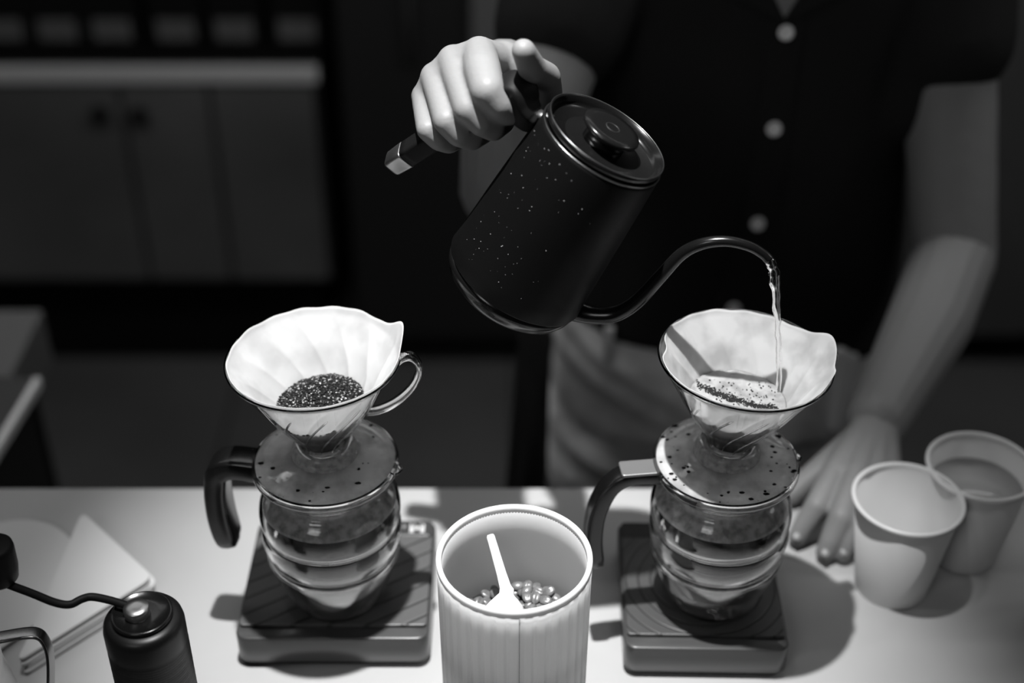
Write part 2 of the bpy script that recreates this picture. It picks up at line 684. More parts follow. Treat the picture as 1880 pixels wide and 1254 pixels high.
# ---- tall dark fridge in the middle, and cabinet at the right
fr = thing('fridge', 'tall dark refrigerator standing behind the kettle and the person', 'fridge', (0.3, 2.75, FZ))
V, F = box(-0.335, 0.64, 2.52, 3.08, FZ + 0.08, 1.2, 0.004)
obj('fridge_body', V, F, M['dark'], fr, smooth=False)
for x0, x1 in ((-0.325, 0.15), (0.155, 0.635)):
    V, F = box(x0, x1, 2.49, 2.518, FZ + 0.12, 1.19, 0.006)
    obj('fridge_door', V, F, M['dark'], fr, smooth=False)
V, F = box(-0.30, 0.60, 2.6, 3.0, FZ, FZ + 0.08)
obj('fridge_foot', V, F, M['black'], fr, smooth=False)
V, F = tube([(-0.19, 2.47, z, 0.008) for z in (-0.3, 0.0, 0.3, 0.7)], 10)
obj('handle', V, F, M['wood'], fr)
# pale wall post seen above the lifted hand
pw = thing('back_panel_strip', 'narrow grey upright strip on the fridge front above the hand', 'strip', (-0.04, 2.47, FZ))
V, F = box(-0.075, 0.0, 2.462, 2.488, -0.28, 1.15, 0.004)
obj('panel', V, F, mat('grey_strip', 0.12, rough=0.5), pw, smooth=False)

cr = thing('side_cabinet', 'dark grey cabinet at the right edge behind the bare arm', 'cabinet', (1.7, 2.75, FZ))
V, F = box(0.66, 2.6, 2.52, 3.08, -0.95, 0.9, 0.004)
obj('carcass', V, F, M['dark'], cr, smooth=False)
for x0, x1 in ((0.665, 1.6), (1.606, 2.595)):
    V, F = box(x0, x1, 2.49, 2.518, -0.94, 0.89, 0.004)
    obj('door', V, F, M['wood_pale'], cr, smooth=False)
V, F = box(0.70, 2.5, 2.62, 3.0, FZ, -0.95)
obj('plinth', V, F, M['black'], cr, smooth=False)

# ---- side unit at the left with steel edges
su = thing('side_unit', 'dark side bench left of the counter with a bright steel top edge', 'bench', (-0.75, 1.07, FZ))
V, F = box(-1.0, -0.520, 0.93, 1.215, FZ, -0.125, yaw=math.radians(-5), about=(-0.513, 1.215, 0))
obj('bench_body', V, F, M['dark'], su, smooth=False)
V, F = box(-1.0, -0.513, 0.925, 1.222, -0.125, -0.112, 0.003, yaw=math.radians(-5), about=(-0.513, 1.215, 0))
obj('bench_top', V, F, mat('bench_laminate', 0.06, rough=0.6), su, smooth=False)
V, F = box(-0.513, -0.505, 0.925, 1.222, -0.125, -0.111, 0.002, yaw=math.radians(-5), about=(-0.513, 1.215, 0))
obj('steel_edge', V, F, mat('steel_edge_strip', 0.8, rough=0.5), su, smooth=False, label='bright steel edge strip')
sp = thing('side_shelf', 'dark grey shelf board behind the left side bench', 'shelf', (-0.75, 1.55, FZ))
V, F = box(-1.2, -0.597, 1.29, 1.50, -0.29, -0.21, 0.004)
obj('board', V, F, mat('shelf_laminate', 0.16, rough=0.5), sp, smooth=False)
for x in (-1.15, -0.61):
    V, F = box(x - 0.03, x, 1.30, 1.45, FZ, -0.29)
    obj('leg', V, F, M['black'], sp, smooth=False)


# ------------------------------------------------------------------ scales
def scale(name, label, x0, x1, y0, y1, h, yaw, mat_key, group):
    cx, cy_ = (x0 + x1) / 2, (y0 + y1) / 2
    ab = (cx, cy_, 0)
    t = thing(name, label, 'scale', (cx, cy_, 0), group)
    V, F = rounded_slab(x0 + 0.003, x1 - 0.003, y0 + 0.003, y1 - 0.003, 0.0, 0.006, 0.008, 0.001, yaw, ab)
    obj('base', V, F, M['scale_base'], t, smooth=False)
    V, F = rounded_slab(x0, x1, y0, y1, 0.005, h - 0.003, 0.009, 0.0015, yaw, ab)
    obj('shell', V, F, M['scale_body'], t, smooth=True)
    V, F = rounded_slab(x0 + 0.002, x1 - 0.002, y0 + 0.011, y1 - 0.020, h - 0.0035, h, 0.003, 0.0008, yaw, ab)
    pl = obj('platform', V, F, M[mat_key], t, smooth=False)
    V, F = rounded_slab(x0 + 0.003, x1 - 0.003, y1 - 0.019, y1 - 0.002, h - 0.0035, h - 0.0012, 0.003, 0.0006, yaw, ab)
    dp = obj('display', V, F, M['display'], t, smooth=False)
    return t, dp


s1, dp1 = scale('coffee_scale', 'wide black coffee scale with diagonal lines under the left carafe', -0.200, -0.060, 0.712, 0.838, 0.033, 0.0, 'mat_lines', None)
s2, dp2 = scale('coffee_scale', 'narrow black coffee scale with ring lines under the right carafe', 0.082, 0.200, 0.702, 0.835, 0.033, math.radians(-1.2), 'mat_rings', None)
# the small mark and dot on the left scale's display
z = 0.0322
c = atz(766, 970, z)
q = []
for dx, dy, wx, wy in ((-0.0042, 0, 0.0016, 0.0048), (0.0042, 0, 0.0016, 0.0048), (0, 0.0016, 0.0016, 0.0034), (-0.002, 0.0034, 0.0024, 0.0016), (0.002, 0.0034, 0.0024, 0.0016)):
    q.append(box(c.x + dx - wx, c.x + dx + wx, c.y + dy - wy, c.y + dy + wy, z - 0.0006, z + 0.0002))
V, F = join(*q)
obj('printed_mark', V, F, M['mark'], s1, smooth=False, label='small white M-like mark')
c = atz(742, 967, z)
V, F = lathe([(0, 0), (0.0016, 0), (0.0016, 0.0006), (0, 0.0006)], 16, Matrix.Translation((c.x, c.y, z - 0.0003)), closed=False)
obj('printed_dot', V, F, mat('grey_dot', 0.25), s1)


# ------------------------------------------------------------------ carafe
def carafe(label, cx, cy_, z0, az_handle, group, fill, ray_handle, strap=False):
    t = thing('glass_carafe', label, 'carafe', (cx, cy_, z0), group)
    O = Matrix.Translation((cx, cy_, z0))
    outer = [(0, 0.0012), (0.020, 0.0008), (0.0255, 0.0), (0.0300, 0.0025), (0.0350, 0.012), (0.0405, 0.026), (0.0445, 0.038), (0.0470, 0.0460), (0.0476, 0.0500),
             (0.0466, 0.0530), (0.0474, 0.0560), (0.0490, 0.0620), (0.0496, 0.0680), (0.0492, 0.0730), (0.0480, 0.0755), (0.0486, 0.0785), (0.0497, 0.0850),
             (0.0496, 0.0910), (0.0478, 0.0975), (0.0440, 0.1030), (0.0402, 0.1065), (0.0388, 0.1095), (0.0392, 0.1125), (0.0405, 0.1150), (0.0400, 0.1185), (0.0392, 0.1205), (0.0400, 0.1235), (0.0418, 0.1258)]
    outer = catmull(outer, 3)
    outer = [(max(r, 0), z) for r, z in outer]
    outer[0] = (0, outer[0][1])
    th = 0.0016
    inner = [(max(r - th, 0.0), z + (0.0022 if z < 0.004 else 0.0005)) for r, z in outer if r > 0.002]
    prof = outer + [(0.0416, 0.1268)] + list(reversed(inner)) + [(0, 0.0034)]
    sd = az_handle + PI

    def lip(r, z, a):
        # pouring lip opposite the handle
        if z > 0.112:
            d = math.atan2(math.sin(a - sd), math.cos(a - sd))
            k = math.exp(-(d / 0.20) ** 2) * min(1.0, (z - 0.112) / 0.0145)
            return r + 0.0125 * k, z + 0.001 * k
        return r, z
    V, F = lathe(prof, 128, O, closed=False, rfun=lip)
    obj('glass_body', V, F, M['glass'], t)
    ring = [(r - th - 0.0004, z) for r, z in outer if 0.094 < z < 0.1215]
    V, F = lathe(ring + [(r - 0.0004, z) for r, z in reversed(ring)], 96, O)
    obj('neck_light_film', V, F, M['glass_neck'], t, label='pale film inside the neck, added for steam and light in the glass')
    # coffee inside
    li = [(max(r - th - 0.0003, 0.0), z + (0.0026 if z < 0.004 else 0.0005)) for r, z in outer if z <= fill and r > 0.002]
    prof = [(0, 0.0038)] + li + [(li[-1][0] - 0.0008, fill + 0.0004), (0, fill + 0.0002)]
    V, F = lathe(prof, 96, O, closed=False)
    obj('coffee', V, F, M['coffee'], t, label='black coffee inside')
    # neck band and handle
    V, F = lathe([(0.0408, 0.1165), (0.0422, 0.1170), (0.0426, 0.1205), (0.0420, 0.1238), (0.0408, 0.1242)], 96, O)
    # keep only the part of the band near the handle
    keep = []
    for f in F:
        c = sum((V[i] for i in f), Vector()) / len(f) - O.translation
        d = math.atan2(math.sin(math.atan2(c.y, c.x) - az_handle), math.cos(math.atan2(c.y, c.x) - az_handle))
        if abs(d) < 0.85:
            keep.append(f)
    obj('neck_band', V, keep, M['black'], t)
    d = Vector((math.cos(az_handle), math.sin(az_handle), 0))
    P = []
    for r, z, w_ in ray_handle:
        p = Vector((cx, cy_, z0)) + d * r
        P.append((p.x, p.y, z0 + z, w_))
    P = catmull(P, 6)
    V, F = tube(P, 20, flat=1.35, up=(0, 0, 1), square=True)
    obj('handle', V, F, M['kettle_gloss'], t, label='black plastic handle')
    if strap:
        q = rounded_slab(cx + 0.0425, cx + 0.0740, cy_ - 0.0078, cy_ + 0.0078, z0 + 0.1275, z0 + 0.1300, 0.002, 0.0006)
        Rz = Matrix.Rotation(az_handle, 3, 'Z')
        c0 = Vector((cx, cy_, 0))
        V = [c0 + Rz @ (v - c0) for v in q[0]]
        obj('handle_strap', V, q[1], M['strap'], t, smooth=False, label='flat steel strap on the handle arm')
    return t


CL = (-0.1286, 0.753)
CR = (0.1475, 0.753)
hp = [(0.0415, 0.1190, 0.0082), (0.052, 0.1195, 0.0084), (0.068, 0.1195, 0.0084), (0.0770, 0.1140, 0.0084), (0.0800, 0.103, 0.0080), (0.0815, 0.088, 0.0080), (0.0810, 0.068, 0.0082), (0.0785, 0.050, 0.0076), (0.0760, 0.043, 0.0045)]
carafe('round glass carafe half full of coffee on the left scale, black handle pointing left', CL[0], CL[1], 0.033, math.radians(172), 'coffee carafes', 0.0815, hp)
hp2 = [(0.0405, 0.1215, 0.0055), (0.052, 0.1235, 0.0055), (0.068, 0.1235, 0.0055), (0.0790, 0.117, 0.0055), (0.0860, 0.104, 0.0058), (0.0900, 0.088, 0.0060), (0.0910, 0.068, 0.0062), (0.0890, 0.050, 0.0060), (0.0865, 0.043, 0.004)]
carafe('round glass carafe of dark coffee on the right scale beside the resting hand', CR[0], CR[1], 0.033, math.radians(187), 'coffee carafes', 0.0835, hp2, True)


# ------------------------------------------------------------------ dripper
def dripper(label, cx, cy_, z0, az, group, tilt, wet_key, level):
    t = thing('glass_dripper', label, 'coffee dripper', (cx, cy_, z0), group)
    O = Matrix.Translation((cx, cy_, z0)) @ Matrix.Rotation(tilt, 4, 'Y')
    # base plate
    PM = Matrix.Translation((cx, cy_, z0))
    prof = [(0.0226, 0.0040), (0.0380, 0.0030), (0.0478, 0.0004), (0.0480, 0.0040), (0.0400, 0.0060), (0.0300, 0.0074), (0.0228, 0.0095)]
    V, F = lathe(prof, 128, PM)
    pl = obj('base_plate', V, F, M['plate_haze'], t, label='glass base plate with steam and painted pale reflections')
    prof = [(0.0481, 0.0004), (0.0488, -0.0022), (0.0498, -0.0026), (0.0506, -0.0010), (0.0505, 0.0022), (0.0496, 0.0038), (0.0481, 0.0040)]
    V, F = lathe(prof, 128, PM)
    obj('plate_edge', V, F, M['glass'], pl, label='clear rounded plate edge')
    prof = [(0.0110, 0.0040), (0.0224, 0.0040), (0.0226, 0.0095), (0.0222, 0.0135), (0.0214, 0.0165), (0.0200, 0.0180), (0.0178, 0.0180), (0.0163, 0.0165), (0.0155, 0.0120), (0.0130, 0.0098), (0.0110, 0.0080)]
    V, F = lathe(prof, 96, PM)
    obj('collar', V, F, M['glass_collar'], t, label='clear glass collar ring')
    # water drops on the plate
    parts, dark = [], []
    rnd = random.Random(int(cx * 1000) + 5)
    for k in range(70):
        a = rnd.uniform(0, 2 * PI)
        r = math.sqrt(rnd.uniform(0.027 ** 2, 0.0485 ** 2))
        zz = 0.0078 - (r - 0.027) / 0.0215 * 0.0034
        s = rnd.uniform(0.0004, 0.0012)
        parts.append(ico((cx + r * math.cos(a), cy_ + r * math.sin(a), z0 + zz), s, 1, (1, 1, 0.55)))
    for k in range(60 if cx > 0 else 26):
        a = rnd.uniform(0, 2 * PI)
        r = math.sqrt(rnd.uniform(0.027 ** 2, 0.0475 ** 2))
        zz = 0.0079 - (r - 0.027) / 0.0215 * 0.0034
        s = rnd.uniform(0.0005, 0.0018)
        dark.append(ico((cx + r * math.cos(a), cy_ + r * math.sin(a), z0 + zz), s, 1, (1.3 * rnd.uniform(0.6, 1.4), 1, 0.25)))
    V, F = join(*parts)
    o = obj('water_drop', V, F, M['drop'], t)
    o['kind'] = 'stuff'
    V, F = join(*dark)
    o = obj('coffee_splash', V, F, M['grounds'], t)
    o['kind'] = 'stuff'
    # cone wall
    co = catmull([(0.0158, 0.0165), (0.0176, 0.0230), (0.0222, 0.0310), (0.0280, 0.0395), (0.0370, 0.0540), (0.0465, 0.0710), (0.0545, 0.0840), (0.0576, 0.0880)], 4)
    rim = [(0.0579, 0.0888), (0.0580, 0.0895), (0.0577, 0.0900), (0.0571, 0.0900), (0.0567, 0.0894)]
    ci = [(r - 0.0015, z) for r, z in reversed(co)]
    V, F = lathe(co + rim + ci + [(0.0128, 0.0150), (0.0150, 0.0150)], 144, O)
    cone = obj('cone', V, F, M['glass'], t, label='clear glass cone')
    # spiral ribs
    for k in range(12):
        P = []
        for i in range(15):
            f = i / 14
            zz = 0.020 + f * 0.050
            rr = rad_at(co, zz) - 0.0020
            a = 2 * PI * k / 12 + f * 0.80
            p = O @ Vector((rr * math.cos(a), rr * math.sin(a), zz))
            P.append((p.x, p.y, p.z, 0.00085 * (1.0 if 0 < i < 14 else 0.4)))
        V, F = tube(P, 6)
        obj('rib', V, F, M['glass'], cone)
    # loop handle
    c, s = math.cos(az), math.sin(az)
    H = catmull([(0.0545, 0.0825), (0.0590, 0.0860), (0.0640, 0.0860), (0.0680, 0.0810), (0.0682, 0.0730), (0.0640, 0.0630), (0.0565, 0.0540), (0.0480, 0.0475), (0.0390, 0.0435), (0.0315, 0.0430)], 5)
    P = []
    for r, zz in H:
        p = O @ Vector((r * c, r * s, zz))
        P.append((p.x, p.y, p.z, 0.0024))
    V, F = tube(P, 16, flat=2.1, up=(0, 0, 1))
    obj('handle', V, F, M['glass'], t, label='clear glass loop handle')
    # paper filter: its own thing, standing in the cone
    return O, co


def rad_at(co, z):
    for (r0, z0), (r1, z1) in zip(co[:-1], co[1:]):
        if z0 <= z <= z1:
            return r0 + (r1 - r0) * (z - z0) / max(z1 - z0, 1e-9)
    return co[-1][0] + (z - co[-1][1]) * 0.62


def angd(a, b):
    return math.atan2(math.sin(a - b), math.cos(a - b))


def filter_paper(label, O, co, mkey, bumps, base, gap=None):
    org = O.translation.copy()
    seg, rows = 288, 44
    V, F = [], []
    rnd = random.Random(3)
    ph = [rnd.uniform(0, 6) for _ in range(4)]
    for side in (0, 1):
        for j in range(rows + 1):
            f = j / rows
            for k in range(seg):
                a = 2 * PI * k / seg
                top = base + 0.0003 * math.sin(3 * a + ph[0]) + 0.0002 * math.sin(9 * a + ph[1]) + 0.0003 * math.sin(17 * a + ph[2])
                for c_, wd, hh in bumps:
                    top += hh * math.exp(-(angd(a, c_) / wd) ** 2)
                zz = 0.0205 + f * (top - 0.0205)
                rr = rad_at(co, min(zz, 0.0875)) - 0.0038 + 0.0014 * max(0.0, min(1.0, (zz - 0.070) / 0.015)) + max(0.0, zz - 0.0875) * 0.45
                sp_ = a * 12 - f * 0.95 * 12
                rr += (0.0017 * (abs(math.sin(sp_ / 2)) ** 0.5 - 0.8)) * min(1.0, f * 3) * min(1.0, max(0.0, (0.98 - f) * 5))
                # overlap seam of the paper
                dseam = angd(a, bumps[0][0] + 0.25)
                rr -= 0.0009 * (1 / (1 + math.exp(-dseam * 60))) * math.exp(-(dseam / 0.5) ** 2)
                if gap:
                    rr -= gap[1] * math.exp(-(angd(a, gap[0]) / gap[2]) ** 2) * f * f
                if side:
                    rr -= 0.00035
                V.append(O @ Vector((rr * math.cos(a), rr * math.sin(a), zz)))
    n = (rows + 1) * seg
    for j in range(rows):
        for k in range(seg):
            k2 = (k + 1) % seg
            a, b, c, d = j * seg + k, j * seg + k2, (j + 1) * seg + k2, (j + 1) * seg + k
            F.append((a, b, c, d))
            F.append((n + d, n + c, n + b, n + a))
    for k in range(seg):
        k2 = (k + 1) % seg
        t_ = rows * seg
        F.append((t_ + k, t_ + k2, n + t_ + k2, n + t_ + k))
        F.append((k2, k, n + k, n + k2))
    F.append(tuple(n + k for k in range(seg)))
    o = obj('filter_paper', V, F, M[mkey], None, True, loc=org)
    tag(o, label, 'filter')
    return o


DZ = 0.1605
OL, co = dripper('clear glass dripper on the left carafe holding heaped ground coffee', CL[0], CL[1], DZ, math.radians(4), 'glass drippers', math.radians(-1.0), 'paper_l', 0.05)
OR, co = dripper('clear glass dripper on the right carafe with water being poured in', CR[0], CR[1], DZ, math.radians(20), 'glass drippers', math.radians(3.5), 'paper_r', 0.05)
filter_paper('bright white cone filter holding dark ground coffee in the left dripper', OL, co, 'paper_l', [(math.radians(18), 0.22, 0.0105), (math.radians(60), 0.7, 0.002)], 0.0908)
filter_paper('damp white cone filter under the pouring stream in the right dripper', OR, co, 'paper_r', [(math.radians(12), 0.30, 0.0095), (math.radians(-18), 0.12, 0.004)], 0.0900, gap=(math.radians(172), 0.0035, 0.16))


def grounds_heap():
    """dry coarse grounds: a mounded bed plus many crumbs"""
    lv = 0.0515
    org = OL.translation.copy()
    R0 = rad_at(co, lv) - 0.0062
    prof = [(0, 0.0235), (rad_at(co, 0.0235) - 0.006, 0.0240), (rad_at(co, 0.036) - 0.0062, 0.036)] + [(R0 * q, lv + 0.009 * (1 - q * q)) for q in (1.0, 0.85, 0.7, 0.55, 0.4, 0.25, 0.1)] + [(0, lv + 0.009)]
    V, F = lathe(prof, 64, None, closed=False, rfun=None)
    V = [OL @ Vector((v.x, v.y, v.z + (0.12 * v.x + 0.06 * v.y if v.z > 0.04 else 0))) for v in V]
    root = thing('ground_coffee', 'heap of coarse dark ground coffee inside the left paper filter', 'ground coffee', org)
    o = obj('grounds_bed', V, F, M['grounds'], root)
    rnd = random.Random(11)
    a_, b_ = [], []
    for k in range(3000):
        r = R0 * 1.04 * math.sqrt(rnd.random())
        a = rnd.uniform(0, 2 * PI)
        zz = lv + 0.009 * (1 - (r / R0) ** 2) + rnd.uniform(-0.0002, 0.0008)
        rot = Matrix.Rotation(rnd.uniform(0, PI), 3, 'Z') @ Matrix.Rotation(rnd.uniform(-0.8, 0.8), 3, 'X')
        s = rnd.uniform(0.0004, 0.0010)
        zz += 0.12 * r * math.cos(a) + 0.06 * r * math.sin(a)
        g = ico(OL @ Vector((r * math.cos(a), r * math.sin(a), zz)), s, 1, (1.2, 0.9, 0.7), rot)
        (b_ if rnd.random() < 0.17 else a_).append(g)
    V, F = join(*a_)
    o = obj('coffee_crumb', V, F, M['crumb'], root, smooth=False)
    o['kind'] = 'stuff'
    V, F = join(*b_)
    o = obj('pale_crumb', V, F, M['crumb_pale'], root, smooth=False)
    o['kind'] = 'stuff'


grounds_heap()


def brew():
    """foamy coffee in the right filter with a streak of floating grounds"""
    lv = 0.0560
    org = OR.translation.copy()
    root = thing('brewing_coffee', 'pale foamy coffee with a dark crumb streak standing for the spout shadow in the right paper filter', 'coffee', org)
    R0 = rad_at(co, lv) - 0.0058
    seg, rows = 96, 26
    V, F = [OR @ Vector((0, 0, lv + 0.001))], []
    for j in range(1, rows + 1):
        r = R0 * j / rows
        for k in range(seg):
            a = 2 * PI * k / seg
            p = Vector((r * math.cos(a), r * math.sin(a), 0))
            h = 0.0008 * noise.noise(p * 160) + 0.0004 * noise.noise(p * 420)
            V.append(OR @ Vector((p.x, p.y, lv + h)))
    for k in range(seg):
        F.append((0, 1 + k, 1 + (k + 1) % seg))
    for j in range(rows - 1):
        for k in range(seg):
            k2 = (k + 1) % seg
            F.append((1 + j * seg + k, 1 + (j + 1) * seg + k, 1 + (j + 1) * seg + k2, 1 + j * seg + k2))
    b = len(V)
    for zz in (0.040, 0.024):
        r = rad_at(co, zz) - 0.006
        for k in range(seg):
            a = 2 * PI * k / seg
            V.append(OR @ Vector((r * math.cos(a), r * math.sin(a), zz)))
    s0 = 1 + (rows - 1) * seg
    for k in range(seg):
        k2 = (k + 1) % seg
        F.append((s0 + k, b + k, b + k2, s0 + k2))
        F.append((b + k, b + seg + k, b + seg + k2, b + k2))
    F.append(tuple(b + seg + k for k in range(seg)))
    obj('foam_surface', V, F, M['foam'], root)
    rnd = random.Random(4)
    parts = []
    for k in range(900):  # dense streak of dark crumbs stands for the spout's shadow
        t_ = rnd.uniform(-1, 1)
        x = t_ * 0.026
        y = 0.001 - t_ * 0.012 + rnd.gauss(0, 0.0022) - 0.004 * (1 - t_ * t_)
        if rnd.random() < 0.16:
            x, y = rnd.uniform(-0.02, 0.027), rnd.uniform(-0.026, 0.02)
        if x * x + y * y > (R0 * 0.98) ** 2:
            continue
        s = rnd.uniform(0.00025, 0.0007)
        parts.append(ico(OR @ Vector((x, y, lv + 0.0003)), s, 1, (1.3, 1, 0.5), Matrix.Rotation(rnd.uniform(0, PI), 3, 'Z')))
    V, F = join(*parts)
    o = obj('shadow_streak_crumbs', V, F, M['crumb'], root, smooth=False)
    o['kind'] = 'stuff'


brew()

# ------------------------------------------------------------------ kettle
ax = Vector((0.466, -0.06, 0.88)).normalized()
ktop = aty(1117, 247, 0.79)
zax = ax
xax = (Vector((1, -0.12, 0)) - zax * Vector((1, -0.12, 0)).dot(zax)).normalized()
yax = zax.cross(xax)
KL = 0.139
kb = ktop - ax * KL
KM = Matrix((xax, yax, zax)).transposed().to_4x4()
KM.translation = kb
kt = thing('gooseneck_kettle', 'matte black gooseneck kettle tilted in the raised hand, pouring water', 'kettle', kb)
V, F = lathe([(0, 0.0), (0.032, 0.0), (0.0385, 0.0018), (0.0440, 0.0062), (0.0470, 0.0120), (0.0482, 0.0182), (0.0470, 0.0184), (0, 0.0184)], 128, KM, closed=False)
obj('base_band', V, F, M['kettle_gloss'], kt, label='satin black rounded bottom')
prof = [(0, 0.0185), (0.0470, 0.0185), (0.0488, 0.0186), (0.0490, 0.0192), (0.0478, 0.030), (0.0458, 0.070), (0.0437, 0.105), (0.0420, 0.1290), (0.0416, 0.1320), (0.0404, 0.1325), (0.0400, 0.1315), (0.0, 0.1310)]
V, F = lathe(prof, 128, KM, closed=False)
obj('kettle_body', V, F, M['kettle'], kt, label='matte black tapered body')
V, F = lathe([(0.0405, 0.1312), (0.0417, 0.1316), (0.0420, 0.1321), (0.0416, 0.1326), (0.0405, 0.1322)], 128, KM)
obj('body_rim_glint', V, F, M['rim_glint'], kt, label='bright ring on the body rim, added as its highlight')
# lid: recessed dish with raised thin rim
prof = [(0, 0.1295), (0.0385, 0.1295), (0.0392, 0.1330), (0.0408, 0.1350), (0.0409, 0.1378), (0.0402, 0.1384), (0.0392, 0.1380), (0.0382, 0.1340), (0.0370, 0.1318), (0.0340, 0.1310), (0.0200, 0.1316), (0, 0.1318)]
V, F = lathe(prof, 128, KM, closed=False)
lid = obj('lid', V, F, M['kettle_gloss'], kt, label='glossy black lid')
V, F = lathe([(0.0398, 0.1382), (0.0404, 0.1387), (0.0409, 0.1382), (0.0404, 0.1379)], 128, KM)
obj('lid_rim_glint', V, F, M['rim_glint'], lid, label='thin bright ring on the lid rim, added as its highlight')
prof = [(0, 0.1315), (0.0140, 0.1315), (0.0138, 0.1350), (0.0145, 0.1385), (0.0190, 0.1415), (0.0196, 0.1430), (0.0190, 0.1443), (0.0140, 0.1448), (0.0040, 0.1445), (0, 0.1443)]
V, F = lathe(prof, 64, KM, closed=False)
kn = obj('lid_knob', V, F, M['kettle_gloss'], lid, label='round black lid knob')
V, F = lathe([(0.0040, 0.1444), (0.0046, 0.1449), (0.0052, 0.1444)], 32, KM)
obj('knob_ring', V, F, M['dark'], lid)
# splashed droplets on the body, pale colour painted for their glints
rnd = random.Random(21)
pp = []
for k in range(80):
    h = rnd.uniform(0.03, 0.125)
    a = math.radians(rnd.gauss(-130, 22))
    r = rad_at([(0.0490, 0.0192), (0.0478, 0.030), (0.0458, 0.070), (0.0437, 0.105), (0.0420, 0.1290)], h)
    pp.append(ico(KM @ Vector((r * math.cos(a), r * math.sin(a), h)), rnd.choice((0.00010, 0.00014, 0.00018, 0.00028)), 1))
V, F = join(*pp)
o = obj('droplet', V, F, mat('droplet_glint', 0.5, rough=0.2), kt)
o['kind'] = 'stuff'
# spout
tip = Vector((0.160, 0.765, 0.327))
tip = aty(1412, 477, 0.765)
sp_px = [(1035, 560, 0.792, 0.0085), (1065, 573, 0.789, 0.0072), (1095, 579, 0.786, 0.0062), (1132, 576, 0.783, 0.0054), (1170, 553, 0.780, 0.0049), (1212, 508, 0.777, 0.0045), (1252, 466, 0.774, 0.0041),
         (1292, 447, 0.771, 0.0038), (1335, 443, 0.769, 0.0035), (1375, 452, 0.767, 0.0033), (1400, 466, 0.766, 0.0032), (1412, 477, 0.765, 0.0033)]
P = []
for px, py, y, r in sp_px:
    p = aty(px, py, y)
    P.append((p.x, p.y, p.z, r))
P = catmull(P, 6)
V, F = tube(P, 20)
obj('spout', V, F, M['kettle_gloss'], kt, label='thin curved black gooseneck spout')
# handle
bar0 = aty(748, 283, 0.832)
bar1 = aty(943, 157, 0.805)
end = aty(719, 302, 0.836)
hd = [(bar0, 0.0072), (bar0.lerp(bar1, 0.35), 0.0074), (bar0.lerp(bar1, 0.7), 0.0076), (aty(930, 167, 0.806), 0.0085), (aty(948, 168, 0.804), 0.0105), (aty(958, 195, 0.802), 0.0095), (aty(972, 215, 0.80), 0.008), (aty(985, 225, 0.798), 0.006)]
P = catmull([(p.x, p.y, p.z, r) for p, r in hd], 6)
V, F = tube(P, 20, flat=1.0, up=(0, 1, 0.2), square=True)
obj('handle', V, F, M['black'], kt, label='black bar handle')
cp = [(end, 0.0058), (end.lerp(bar0, 0.12), 0.0068), (end.lerp(bar0, 0.95), 0.0074), (bar0, 0.0073)]
P = [(p.x, p.y, p.z, r) for p, r in cp]
V, F = tube(P, 24, flat=1.0, up=(0, 1, 0.2), square=True)
obj('handle_cap', V, F, M['steel'], kt, label='steel end cap of the handle')
bk = [(aty(984, 206, 0.800), 0.0024), (aty(996, 212, 0.797), 0.0026), (aty(1010, 218, 0.792), 0.0026)]
P = [(p.x, p.y, p.z, r) for p, r in bk]
V, F = tube(P, 12, flat=1.6)
obj('handle_bracket', V, F, M['steel'], kt, label='small steel bracket')

# water stream
sw = thing('water_stream', 'thin clear stream of water falling from the kettle spout', 'water', (0.165, 0.765, 0.22))
pts = [(1410, 476, 0.765, 0.0028), (1419, 492, 0.7648, 0.0034), (1423, 520, 0.7646, 0.0033), (1426, 560, 0.7644, 0.0025), (1428, 600, 0.7642, 0.0021), (1429, 640, 0.764, 0.0018), (1430, 690, 0.7638, 0.0017), (1430, 748, 0.7636, 0.0017)]
P = []
for i, q in enumerate(catmull(pts, 8)):
    p = aty(q[0], q[1], q[2])
    r = q[3] * (1 + 0.10 * math.sin(i * 0.55) + 0.06 * math.sin(i * 1.3))
    P.append((p.x + 0.0003 * math.sin(i * 0.7), p.y, p.z, r))
V, F = tube(P, 16, flat=1.0)
obj('stream', V, F, M['water'], sw)
p = aty(1413, 503, 0.765)
V, F = ico(p, 0.0012, 2)
obj('bead', V, F, M['water'], sw)

# ------------------------------------------------------------------ canister
KC = (0.0015, 0.662)
CH = 0.159
cn = thing('coffee_canister', 'tall white ribbed plastic canister of coffee beans at front centre', 'canister', (KC[0], KC[1], 0))
NG = 36


def groove(r, z, a):
    if r > 0.0484 and 0.010 < z < CH - 0.0125:
        k = (a * NG / (2 * PI)) % 1.0
        d = abs(k - 0.5) * 2
        g = max(0.0, 1 - d / 0.42)
        return r - 0.0019 * math.sin(min(1, g * 1.3) * PI / 2), z
    return r, z


prof = [(0, 0), (0.046, 0.0), (0.0482, 0.003), (0.0486, 0.009), (0.0486, 0.0125), (0.0490, 0.06), (0.0495, 0.11), (0.0498, CH - 0.016), (0.0498, CH - 0.0135), (0.0499, CH - 0.011), (0.0500, CH - 0.004)]
inn = [(0.0466, CH - 0.004), (0.0464, CH - 0.02), (0.0455, 0.06), (0.0445, 0.006), (0, 0.004)]
V, F = lathe(prof + inn, 432, Matrix.Translation((KC[0], KC[1], 0)), closed=False, rfun=groove)
obj('canister_wall', V, F, M['canister'], cn, label='white plastic wall with vertical grooves')
V, F = lathe([(0.0466, CH - 0.005), (0.0498, CH - 0.005), (0.0502, CH - 0.002), (0.0500, CH), (0.0488, CH + 0.0008), (0.0474, CH + 0.0006), (0.0466, CH - 0.001)], 144, Matrix.Translation((KC[0], KC[1], 0)))
obj('rim', V, F, M['canister_rim'], cn, label='bright white smooth rim')
V, F = box(KC[0] + 0.0029, KC[0] + 0.0033, KC[1] - 0.0501, KC[1] - 0.049, 0.01, CH - 0.005)
V = [KC_ for KC_ in V]
